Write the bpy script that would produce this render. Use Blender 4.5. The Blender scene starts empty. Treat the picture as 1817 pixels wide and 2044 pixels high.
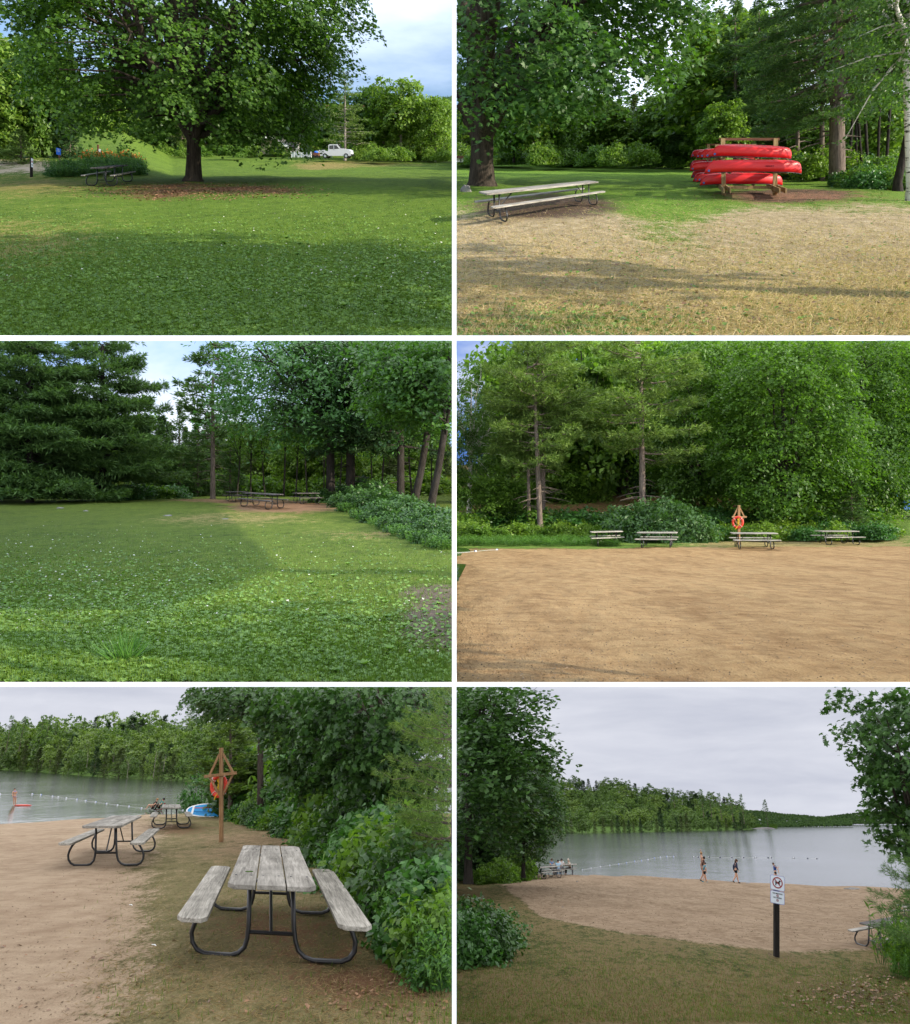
import bpy, math, random
import numpy as np
from mathutils import Matrix, Vector

# ---------------------------------------------------------------- camera, world, sun, exposure
SC = bpy.context.scene
COL = SC.collection
CX, CY, F = 908.5, 1022.0, 1460.0          # picture centre and focal length, in units of a 1817 x 2044 picture
cam_d = bpy.data.cameras.new('camera')
cam = bpy.data.objects.new('camera', cam_d)
COL.objects.link(cam)
cam_d.sensor_fit = 'VERTICAL'
cam_d.angle = 2 * math.atan(CY / F)
cam_d.clip_start = 0.1
cam_d.clip_end = 5000
cam.rotation_euler = (math.pi / 2, 0, 0)
SC.camera = cam
SC.view_settings.view_transform = 'Standard'
SC.view_settings.look = 'None'
SC.view_settings.exposure = 0.9
SC.view_settings.gamma = 1.0
SC.cycles.max_bounces = 7
SC.cycles.diffuse_bounces = 3
SC.cycles.glossy_bounces = 3
SC.cycles.transmission_bounces = 3
SC.cycles.transparent_max_bounces = 4
SC.cycles.caustics_reflective = False
SC.cycles.caustics_refractive = False

SUN = Vector((0.85, -0.40, 0.30)).normalized()      # towards the sun
sun_d = bpy.data.lights.new('sun', 'SUN')
sun = bpy.data.objects.new('sun', sun_d)
COL.objects.link(sun)
sun_d.energy = 4.2
sun_d.angle = math.radians(0.6)
sun_d.color = (1.0, 0.90, 0.74)
sun.rotation_euler = SUN.to_track_quat('Z', 'Y').to_euler()

W = bpy.data.worlds.new('World')
SC.world = W
W.use_nodes = True
nt = W.node_tree
nt.nodes.clear()
o_ = nt.nodes.new('ShaderNodeOutputWorld')
bg = nt.nodes.new('ShaderNodeBackground')
sky = nt.nodes.new('ShaderNodeTexSky')
sky.sky_type = 'NISHITA'
sky.sun_disc = False
sky.sun_elevation = math.asin(SUN.z)
sky.sun_rotation = math.atan2(SUN.x, SUN.y)
sky.air_density = 1.3
sky.dust_density = 1.0
sky.ozone_density = 2.5
bg.inputs[1].default_value = 0.15
tc = nt.nodes.new('ShaderNodeTexCoord')
mp = nt.nodes.new('ShaderNodeMapping')
mp.inputs['Scale'].default_value = (1.3, 1.0, 5.0)
mp.inputs['Rotation'].default_value = (0.0, 0.30, 0.0)
nz = nt.nodes.new('ShaderNodeTexNoise')
nz.inputs['Scale'].default_value = 2.3
nz.inputs['Detail'].default_value = 6
nz.inputs['Roughness'].default_value = 0.55
cr = nt.nodes.new('ShaderNodeValToRGB')
cr.color_ramp.elements[0].position = 0.36
cr.color_ramp.elements[1].position = 0.92
sx = nt.nodes.new('ShaderNodeSeparateXYZ')
mr = nt.nodes.new('ShaderNodeMapRange')      # the cloud sheet thickens towards the east (right)
mr.inputs['From Min'].default_value = 0.02
mr.inputs['From Max'].default_value = 0.16
ad = nt.nodes.new('ShaderNodeMath'); ad.operation = 'MAXIMUM'
mx = nt.nodes.new('ShaderNodeMixRGB')
mx.inputs[2].default_value = (5.4, 6.0, 7.2, 1)
L = nt.links.new
L(tc.outputs['Generated'], mp.inputs[0]); L(mp.outputs[0], nz.inputs[0]); L(nz.outputs[0], cr.inputs[0])
L(tc.outputs['Generated'], sx.inputs[0]); L(sx.outputs[0], mr.inputs[0])
L(cr.outputs[0], ad.inputs[0]); L(mr.outputs[0], ad.inputs[1])
L(ad.outputs[0], mx.inputs[0]); L(sky.outputs[0], mx.inputs[1]); L(mx.outputs[0], bg.inputs[0]); L(bg.outputs[0], o_.inputs[0])

# ---------------------------------------------------------------- frames: six neighbouring grounds, each with its own slope
class Frame:
    def __init__(s, hz, h, cell, k=2.24):
        s.hz, s.h, s.cell, s.k = hz, h, cell, k
        a = math.atan((CY - hz) / F)
        s.a = a
        s.ca, s.sa = math.cos(a), math.sin(a)
        s.R = np.array([[1, 0, 0], [0, s.ca, -s.sa], [0, s.sa, s.ca]])
        s.O = -h * s.R[:, 2]
        s.M = Matrix.Translation(Vector(s.O)) @ Matrix.Rotation(a, 4, 'X')
        s.tp = ((cell[0] + cell[2]) / 2 - CX) / F if cell else 0
    def ray(s, px, py):
        d = np.array([(px - CX) / F, 1.0, (CY - py) / F])
        return s.R.T @ d
    def at(s, px, py, z=0.0):                 # where the sight line through a picture point meets this ground (or a level z above it)
        d = s.ray(px, py)
        t = (z - s.h) / d[2]
        return d[0] * t, d[1] * t
    def pt(s, px, py, Y):                     # the point at ground distance Y on that sight line
        d = s.ray(px, py)
        t = Y / d[1]
        return np.array([d[0] * t, Y, s.h + d[2] * t])
    def ppm(s, Y):
        return F / Y
    def world(s, V):
        return V @ s.R.T + s.O
    def local(s, V):
        return (V - s.O) @ s.R
    def proj(s, V):
        w = s.world(V)
        return CX + F * w[:, 0] / w[:, 1], CY - F * w[:, 2] / w[:, 1]

XL, XM0, XM1, XR = -40, 905, 909, 1857
YA0, YA1, YB0, YB1, YC0, YC1 = -160, 673, 677, 1364, 1368, 2120
P1 = Frame(300, 1.6, (XL, YA0, XM0, YA1), 3.0); P2 = Frame(300, 1.6, (XM1, YA0, XR, YA1), 3.0)
P3 = Frame(960, 1.6, (XL, YB0, XM0, YB1), 3.0); P4 = Frame(1030, 1.6, (XM1, YB0, XR, YB1), 3.0)
P5 = Frame(1560, 1.66, (XL, YC0, XM0, YC1)); P6 = Frame(1670, 3.42, (XM1, YC0, XR, YC1))
def water_frame(f, px, py, hz, drop):
    X, Y = f.at(px, py)
    w = f.world(np.array([[X, Y, 0.0]]))[0]
    g = Frame(hz, 1.0, f.cell)
    g.h = -float(g.R[:, 2] @ w) + drop
    g.O = -g.h * g.R[:, 2]
    g.M = Matrix.Translation(Vector(g.O)) @ Matrix.Rotation(g.a, 4, 'X')
    return g
P5W = water_frame(P5, 150, 1632, 1516, 0.12)
P6W = water_frame(P6, 1450, 1757, 1637, 0.22)
for f in (P1, P2, P3, P4, P5, P6, P5W, P6W):
    f.tp = ((0 + 903) / 2 - CX) / F if f.cell[0] < 500 else ((911 + 1817) / 2 - CX) / F

# ---------------------------------------------------------------- object helpers
def tag(o, label=None, cat=None, group=None, kind=None):
    if label: o['label'] = label
    if cat: o['category'] = cat
    if group: o['group'] = group
    if kind: o['kind'] = kind
    return o

def root(name, fr, X, Y, Z=0.0, yaw=0.0, lean=False, sc=(1, 1, 1)):
    o = bpy.data.objects.new(name, None)
    COL.objects.link(o)
    o.empty_display_size = 0.2
    o.matrix_world = place_matrix(fr, X, Y, Z, yaw, lean, sc)
    return o

def place_matrix(fr, X, Y, Z=0.0, yaw=0.0, lean=False, sc=(1, 1, 1)):
    m = fr.M @ Matrix.Translation((X, Y, Z))
    if lean:                                  # grow or stand straight up as seen on this sloping ground
        w = m.translation
        s = w.x / w.y * (-fr.sa)
        m = m @ Matrix.Rotation(math.atan(s) * (lean if lean is not True else 1), 4, 'Y')
    return m @ Matrix.Rotation(-yaw, 4, 'Z') @ Matrix.Diagonal((sc[0], sc[1], sc[2], 1))

def mesh_arrays(name, V, Fa, attr=None, smooth=False):
    V = np.asarray(V, dtype=np.float32); Fa = np.asarray(Fa, dtype=np.int32)
    me = bpy.data.meshes.new(name)
    n, k = Fa.shape
    me.vertices.add(len(V)); me.vertices.foreach_set('co', V.ravel())
    me.loops.add(n * k); me.loops.foreach_set('vertex_index', Fa.ravel())
    me.polygons.add(n); me.polygons.foreach_set('loop_start', np.arange(0, n * k, k, dtype=np.int32))
    if attr is not None:
        if attr.ndim == 1:
            a = me.attributes.new('v', 'FLOAT', 'POINT'); a.data.foreach_set('value', attr.astype(np.float32))
        else:
            a = me.attributes.new('m', 'FLOAT_COLOR', 'POINT')
            a.data.foreach_set('color', np.hstack([attr, np.ones((len(attr), 1))]).astype(np.float32).ravel())
    me.update(calc_edges=True)
    if smooth: me.polygons.foreach_set('use_smooth', np.ones(n, dtype=bool))
    return me

def link(name, me, mat, parent=None, mw=None):
    o = bpy.data.objects.new(name, me)
    COL.objects.link(o)
    if mat is not None and not me.materials: me.materials.append(mat)
    if parent is not None: o.parent = parent
    elif mw is not None: o.matrix_world = mw
    return o

class MB:                                     # collects shapes into ONE mesh
    def __init__(s): s.v = []; s.f = []
    def add(s, vs, fs):
        b = len(s.v); s.v += [tuple(map(float, p)) for p in vs]; s.f += [tuple(i + b for i in f) for f in fs]; return s
    def box(s, c, d, R=None):
        x, y, z = d[0] / 2, d[1] / 2, d[2] / 2
        P = [(-x, -y, -z), (x, -y, -z), (x, y, -z), (-x, y, -z), (-x, -y, z), (x, -y, z), (x, y, z), (-x, y, z)]
        if R is not None: P = [R @ Vector(p) for p in P]
        P = [(p[0] + c[0], p[1] + c[1], p[2] + c[2]) for p in P]
        return s.add(P, [(0, 3, 2, 1), (4, 5, 6, 7), (0, 1, 5, 4), (1, 2, 6, 5), (2, 3, 7, 6), (3, 0, 4, 7)])
    def beam(s, a, b, w, d, up=(0, 0, 1)):    # a bar of section w x d from a to b
        a = Vector(a); b = Vector(b); t = b - a; n = t.length; t.normalize()
        u = Vector(up); sx_ = t.cross(u)
        if sx_.length < 1e-4: sx_ = t.cross(Vector((0, 1, 0)))
        sx_.normalize(); sz = sx_.cross(t)
        R = Matrix((sx_, t, sz)).transposed()
        return s.box((a + b) / 2, (w, n, d), R)
    def tube(s, pts, r, n=8, cap=True):
        pts = [Vector(p) for p in pts]; m = len(pts)
        rs = r if isinstance(r, (list, tuple)) else [r] * m
        ref = None; V = []; Fc = []
        for i, p in enumerate(pts):
            t = (pts[min(i + 1, m - 1)] - pts[max(i - 1, 0)]).normalized()
            if ref is None:
                ref = t.cross(Vector((0, 0, 1)))
                if ref.length < 1e-3: ref = t.cross(Vector((0, 1, 0)))
            ref = (ref - t * ref.dot(t)).normalized(); bn = t.cross(ref)
            for j in range(n):
                q = 2 * math.pi * j / n
                V.append(p + (ref * math.cos(q) + bn * math.sin(q)) * rs[i])
        for i in range(m - 1):
            for j in range(n):
                j2 = (j + 1) % n
                Fc.append((i * n + j, i * n + j2, (i + 1) * n + j2, (i + 1) * n + j))
        if cap:
            Fc.append(tuple(range(n - 1, -1, -1))); Fc.append(tuple((m - 1) * n + j for j in range(n)))
        return s.add(V, Fc)
    def prism(s, poly, y0, y1, axis='y'):     # a polygon in x,z pushed from y0 to y1 (axis 'z': polygon in x,y)
        n = len(poly)
        if axis == 'y': A = [(p[0], y0, p[1]) for p in poly] + [(p[0], y1, p[1]) for p in poly]
        elif axis == 'x': A = [(y0, p[0], p[1]) for p in poly] + [(y1, p[0], p[1]) for p in poly]
        else: A = [(p[0], p[1], y0) for p in poly] + [(p[0], p[1], y1) for p in poly]
        Fc = [tuple(range(n)), tuple(range(2 * n - 1, n - 1, -1))]
        Fc += [(i, i + n, (i + 1) % n + n, (i + 1) % n) for i in range(n)]
        return s.add(A, Fc)
    def ball(s, c, r, n=10, m=7):
        r = (r, r, r) if not isinstance(r, (tuple, list)) else r
        V = []; Fc = []
        for i in range(m + 1):
            th = math.pi * i / m
            for j in range(n):
                q = 2 * math.pi * j / n
                V.append((c[0] + r[0] * math.sin(th) * math.cos(q), c[1] + r[1] * math.sin(th) * math.sin(q), c[2] + r[2] * math.cos(th)))
        for i in range(m):
            for j in range(n):
                j2 = (j + 1) % n; Fc.append((i * n + j, (i + 1) * n + j, (i + 1) * n + j2, i * n + j2))
        return s.add(V, Fc)
    def lathe(s, prof, n=16, c=(0, 0, 0), axis='z'):
        V = []; Fc = []
        for (r, z) in prof:
            for j in range(n):
                q = 2 * math.pi * j / n
                p = (r * math.cos(q), r * math.sin(q), z)
                if axis == 'y': p = (p[0], p[2], p[1])
                if axis == 'x': p = (p[2], p[0], p[1])
                V.append((p[0] + c[0], p[1] + c[1], p[2] + c[2]))
        for i in range(len(prof) - 1):
            for j in range(n):
                j2 = (j + 1) % n; Fc.append((i * n + j, i * n + j2, (i + 1) * n + j2, (i + 1) * n + j))
        return s.add(V, Fc)
    def build(s, name, mat, parent=None, mw=None, xf=None, smooth=False, bevel=0.0):
        V = s.v if xf is None else [xf(p) for p in s.v]
        me = bpy.data.meshes.new(name)
        me.from_pydata(V, [], s.f); me.update()
        if xf is not None:
            a = me.attributes.new('oc', 'FLOAT_VECTOR', 'POINT'); a.data.foreach_set('vector', np.array(s.v, dtype=np.float32).ravel())
        if smooth: me.polygons.foreach_set('use_smooth', [True] * len(me.polygons))
        o = link(name, me, mat, parent, mw)
        if bevel:
            b = o.modifiers.new('bevel', 'BEVEL'); b.width = bevel; b.segments = 2; b.limit_method = 'ANGLE'
        return o

# ---------------------------------------------------------------- materials
class NT:
    def __init__(s, name):
        s.m = bpy.data.materials.new(name); s.m.use_nodes = True
        s.t = s.m.node_tree; s.t.nodes.clear()
        s.out = s.t.nodes.new('ShaderNodeOutputMaterial')
    def n(s, t, **kw):
        q = s.t.nodes.new('ShaderNode' + t)
        for k, v in kw.items():
            if k in ('operation', 'blend_type', 'attribute_name', 'noise_dimensions', 'feature', 'wave_type', 'bands_direction', 'data_type', 'interpolation_type', 'wave_profile'): setattr(q, k, v)
            else: q.inputs[k.replace('_', ' ')].default_value = v
        return q
    def l(s, a, b): s.t.links.new(a, b)
    def coord(s, scale=(1, 1, 1), rot=(0, 0, 0)):
        t = s.n('TexCoord'); m = s.n('Mapping'); m.inputs['Scale'].default_value = scale; m.inputs['Rotation'].default_value = rot
        s.l(t.outputs['Object'], m.inputs[0]); return m.outputs[0]
    def noise(s, c, scale, detail=4, rough=0.55, dist=0.0):
        q = s.n('TexNoise', Scale=scale, Detail=detail, Roughness=rough, Distortion=dist); s.l(c, q.inputs['Vector']); return q.outputs[0]
    def ramp(s, fac, stops):
        r = s.n('ValToRGB'); e = r.color_ramp.elements
        while len(e) < len(stops): e.new(0.5)
        for i, (p, c) in enumerate(stops):
            e[i].position = p; e[i].color = (c, c, c, 1) if not isinstance(c, tuple) else (*c, 1)
        s.l(fac, r.inputs[0]); return r.outputs[0]
    def mix(s, fac, a, b, mode='MIX'):
        q = s.n('MixRGB', blend_type=mode)
        for i, x in ((0, fac), (1, a), (2, b)):
            if isinstance(x, (int, float)): q.inputs[i].default_value = x if i == 0 else (x, x, x, 1)
            elif isinstance(x, tuple): q.inputs[i].default_value = (*x, 1)
            else: s.l(x, q.inputs[i])
        return q.outputs[0]
    def math(s, op, a, b=0.0):
        q = s.n('Math', operation=op)
        for i, x in ((0, a), (1, b)):
            if isinstance(x, (int, float)): q.inputs[i].default_value = x
            else: s.l(x, q.inputs[i])
        return q.outputs[0]
    def bump(s, h, strength=0.5, dist=0.02):
        q = s.n('Bump', Strength=strength, Distance=dist); s.l(h, q.inputs['Height']); return q.outputs[0]
    def pbr(s, col, rough=0.7, normal=None, spec=0.3, metal=0.0):
        b = s.n('BsdfPrincipled')
        for key, x in (('Base Color', col), ('Roughness', rough), ('Metallic', metal), ('Specular IOR Level', spec)):
            if isinstance(x, (int, float)) : b.inputs[key].default_value = x
            elif isinstance(x, tuple): b.inputs[key].default_value = (*x, 1)
            else: s.l(x, b.inputs[key])
        if normal is not None: s.l(normal, b.inputs['Normal'])
        return b.outputs[0]
    def end(s, sh): s.l(sh, s.out.inputs[0]); return s.m

def plain(name, col, rough=0.6, spec=0.3, var=0.12, scale=6.0, metal=0.0):
    t = NT(name); c = t.coord(); n = t.noise(c, scale, 5)
    k = t.ramp(n, [(0.3, 1 - var), (0.7, 1.0)])
    return t.end(t.pbr(t.mix(1.0, col, k, 'MULTIPLY'), rough, t.bump(t.noise(c, scale * 6, 3), 0.15, 0.01), spec, metal))

def leaf_mat(name, dark, light, trans=0.35, spec=0.35, rough=0.45, big=0.35):
    t = NT(name)
    a = t.n('Attribute', attribute_name='v')
    c = t.coord()
    n = t.noise(c, big, 2)
    f = t.math('ADD', t.math('MULTIPLY', a.outputs['Fac'], 0.65), t.math('MULTIPLY', n, 0.35))
    col = t.ramp(f, [(0.1, dark), (0.85, light)])
    b = t.pbr(col, rough, None, spec)
    tr = t.n('BsdfTranslucent'); t.l(t.mix(1.0, col, (1.35, 1.5, 0.55), 'MULTIPLY'), tr.inputs[0])
    m = t.n('MixShader'); m.inputs[0].default_value = trans
    t.l(b, m.inputs[1]); t.l(tr.outputs[0], m.inputs[2])
    return t.end(m.outputs[0])

def bark_mat(name, dark, light, scale=9.0, strength=1.0):
    t = NT(name); c = t.coord((1, 1, 0.16))
    n = t.noise(c, scale, 8, 0.7, 0.4); n2 = t.noise(t.coord(), 0.8, 3)
    col = t.mix(t.ramp(n2, [(0.4, 0.0), (0.7, 0.5)]), t.ramp(n, [(0.35, dark), (0.68, light)]), tuple(x * 0.75 + 0.02 for x in light))
    return t.end(t.pbr(col, 0.95, t.bump(n, strength, 0.06), 0.1))

def birch_mat():
    t = NT('birch_bark'); c = t.coord((1, 1, 5.0))
    n = t.noise(c, 2.2, 6, 0.65); n2 = t.noise(t.coord((1, 1, .4)), 3, 4)
    col = t.mix(t.ramp(n, [(0.56, 0.0), (0.62, 1.0)]), t.ramp(n2, [(0.3, (.42, .38, .32)), (0.6, (.62, .6, .55))]), (.05, .045, .04))
    return t.end(t.pbr(col, 0.8, t.bump(n, 0.4, 0.02), 0.2))

def wood_mat(name, dark, light, along='x', scale=14.0, attr=False):
    t = NT(name)
    sc = {'x': (0.10, 1, 1), 'y': (1, 0.10, 1), 'z': (1, 1, 0.10)}[along]
    if attr:
        at_ = t.n('Attribute', attribute_name='oc'); mp_ = t.n('Mapping'); mp_.inputs['Scale'].default_value = sc; t.l(at_.outputs['Vector'], mp_.inputs[0]); c = mp_.outputs[0]
    else: c = t.coord(sc)
    n = t.noise(c, scale * 3, 7, 0.7, 0.6); n2 = t.noise(c, scale * .5, 4, 0.6, 1.0); n3 = t.noise(t.coord(), 1.7, 3)
    f = t.math('ADD', t.math('MULTIPLY', n, 0.55), t.math('MULTIPLY', n2, 0.45))
    col = t.ramp(f, [(0.34, tuple(x * 0.35 for x in dark)), (0.43, dark), (0.62, light)])
    col = t.mix(t.ramp(n3, [(0.35, 0.0), (0.7, 0.55)]), col, tuple(x * 0.62 for x in dark))
    return t.end(t.pbr(col, 0.85, t.bump(f, 0.5, 0.012), 0.2))

M = {}
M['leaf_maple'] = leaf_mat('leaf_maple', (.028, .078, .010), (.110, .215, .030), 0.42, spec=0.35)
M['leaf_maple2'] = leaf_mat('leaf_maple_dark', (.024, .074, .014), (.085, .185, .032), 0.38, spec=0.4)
M['leaf_dark'] = leaf_mat('leaf_dark_green', (.018, .056, .012), (.066, .150, .028), 0.26, spec=0.42)  # darker, less translucent leaf green
M['leaf_mid'] = leaf_mat('leaf_green', (.045, .105, .014), (.155, .275, .038), 0.42)
M['leaf_bright'] = leaf_mat('leaf_bright_green', (.070, .14, .018), (.22, .34, .05), 0.40)
M['leaf_birch'] = leaf_mat('leaf_birch', (.03, .075, .012), (.09, .18, .03), 0.35)
M['leaf_shrub'] = leaf_mat('leaf_shrub', (.020, .075, .014), (.075, .20, .035), 0.30, spec=0.5)
M['leaf_weed'] = leaf_mat('leaf_weed', (.045, .12, .020), (.15, .30, .06), 0.35)
M['needle'] = leaf_mat('pine_needles', (.036, .085, .024), (.130, .225, .062), 0.30, spec=0.25, rough=0.6)
M['needle_y'] = leaf_mat('pine_needles_yellow', (.048, .098, .020), (.185, .270, .060), 0.28, spec=0.25, rough=0.6)  # yellower and lighter than the other pine needles
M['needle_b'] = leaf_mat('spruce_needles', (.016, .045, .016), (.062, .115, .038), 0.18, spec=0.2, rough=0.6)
M['cedar'] = leaf_mat('cedar_foliage', (.045, .070, .018), (.12, .17, .045), 0.2, rough=0.6)
M['far_leaf'] = leaf_mat('far_leaf', (.042, .088, .020), (.145, .235, .05), 0.30, big=0.12)
M['far_leaf2'] = leaf_mat('far_leaf_light', (.070, .125, .026), (.21, .30, .065), 0.30, big=0.12)
M['bark'] = bark_mat('maple_bark', (.018, .014, .011), (.085, .068, .052))
M['bark_pine'] = bark_mat('pine_bark', (.05, .04, .033), (.23, .18, .145))
M['bark_dark'] = bark_mat('dark_bark', (.012, .010, .008), (.05, .042, .035))
M['bark_pale'] = bark_mat('pale_bark', (.14, .12, .10), (.38, .34, .29), 5, 0.5)
M['birch'] = birch_mat()
M['wood_grey'] = wood_mat('weathered_wood', (.18, .165, .14), (.44, .41, .36), 'y', attr=True)
M['wood_greyx'] = wood_mat('weathered_wood_bench', (.20, .185, .155), (.52, .485, .42), 'y', 18, attr=True)
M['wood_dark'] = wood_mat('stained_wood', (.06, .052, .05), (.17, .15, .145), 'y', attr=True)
M['wood_new'] = wood_mat('rack_timber', (.26, .17, .075), (.50, .36, .19), 'z', 10)
M['wood_post'] = wood_mat('cedar_timber', (.24, .13, .06), (.46, .29, .15), 'z', 10)
M['wood_red'] = wood_mat('red_brown_timber', (.12, .05, .03), (.25, .12, .07), 'x', 10)
M['post_black'] = wood_mat('dark_post_wood', (.012, .010, .009), (.035, .030, .027), 'z', 12)
M['metal_black'] = plain('black_painted_tube', (.018, .018, .020), 0.38, 0.5, 0.2, 9)
M['white'] = plain('white_paint', (.88, .88, .87), 0.6, 0.2, 0.03, 2)
# ---------------------------------------------------------------- foliage and trees
QUAD = np.array([[0, -.5, 0], [.30, -.02, .06], [0, .5, -.03], [-.30, -.02, .06]])
LONG = np.array([[0, -.5, 0], [.13, 0, .03], [0, .5, -.06], [-.13, 0, .03]])
MAPLE = np.array([[0, -.42, 0], [.16, -.26, .02], [.46, -.22, .0], [.30, -.02, .03], [.50, .20, -.03], [.18, .16, .04], [0, .58, -.06], [-.18, .16, .04], [-.50, .20, -.03], [-.30, -.02, .03], [-.46, -.22, 0], [-.16, -.26, .02]])
NEED = np.array([[-.055, 0, 0], [.055, 0, 0], [0, 1.0, 0]])
TUFT = np.array([[0, 0, 0], [.16, .45, .02], [0, 1.0, 0], [-.16, .45, .02]])

def nrm(a): return a / np.maximum(np.linalg.norm(a, axis=-1, keepdims=True), 1e-9)

def put_leaves(C, N, S, shape, rng, T=None):
    N = nrm(N)
    if T is None: T = rng.normal(size=C.shape)
    T = nrm(T - N * np.sum(T * N, axis=1, keepdims=True))
    B = np.cross(T, N)
    s = S[:, None, None]
    V = C[:, None, :] + s * (shape[None, :, 0:1] * B[:, None, :] + shape[None, :, 1:2] * T[:, None, :] + shape[None, :, 2:3] * N[:, None, :])
    k = len(shape)
    Fa = np.arange(len(C) * k).reshape(-1, k)
    v = np.repeat(rng.random(len(C)), k)
    return V.reshape(-1, 3), Fa, v

def tubes(paths, n=6):
    Vs = []; Fs = []; b = 0
    for pts, rs in paths:
        pts = np.asarray(pts, float); m = len(pts)
        t = np.gradient(pts, axis=0); t = nrm(t)
        ref = np.cross(t[0], [0.31, 0.2, 1.0]); 
        if np.linalg.norm(ref) < 1e-3: ref = np.array([1., 0, 0])
        for i in range(m):
            ref = ref - t[i] * (ref @ t[i]); ref = ref / max(np.linalg.norm(ref), 1e-9)
            bn = np.cross(t[i], ref)
            q = np.arange(n) * 2 * math.pi / n
            Vs.append(pts[i] + rs[i] * (np.cos(q)[:, None] * ref + np.sin(q)[:, None] * bn))
        i0 = np.arange(m - 1)[:, None] * n; j = np.arange(n)[None]; j2 = (j + 1) % n
        Fs.append(np.stack([i0 + j, i0 + j2, i0 + n + j2, i0 + n + j], -1).reshape(-1, 4) + b)
        b += m * n
    return np.vstack(Vs), np.vstack(Fs)

def sprays(rng, P, out, n, rad, thick=0.18, droop=0.35, tilt=0.55):
    m = len(P)
    q = rng.random((m, n)) * 2 * math.pi; r = np.sqrt(rng.random((m, n)))
    up = nrm(np.array([0, 0, 1.0]) + 0.42 * out + 0.25 * rng.normal(size=P.shape))
    a = nrm(np.cross(up, np.array([0.3, 0.9, 0.1]) + 0.5 * rng.normal(size=P.shape))); b = np.cross(up, a)
    R = (rad * (0.6 + 0.8 * rng.random(m)))[:, None]
    C = P[:, None, :] + (R * r * np.cos(q))[..., None] * a[:, None, :] + (R * r * np.sin(q))[..., None] * b[:, None, :]
    C = C + (rng.normal(size=(m, n)) * thick * R)[..., None] * up[:, None, :]
    C[..., 2] -= droop * r ** 2 * R
    N = up[:, None, :] + tilt * rng.normal(size=(m, n, 3))
    return C.reshape(-1, 3), N.reshape(-1, 3)

def lump(D, ph, amt):
    return 1 + amt * (np.sin(3.1 * D[:, 0] + ph) * np.cos(2.7 * D[:, 1] + 2 * ph) + 0.7 * np.sin(5.3 * D[:, 2] + 4.1 * D[:, 0] + 3 * ph) + .4 * np.sin(9 * D[:, 1] + 7 * D[:, 2] + ph))

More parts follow.
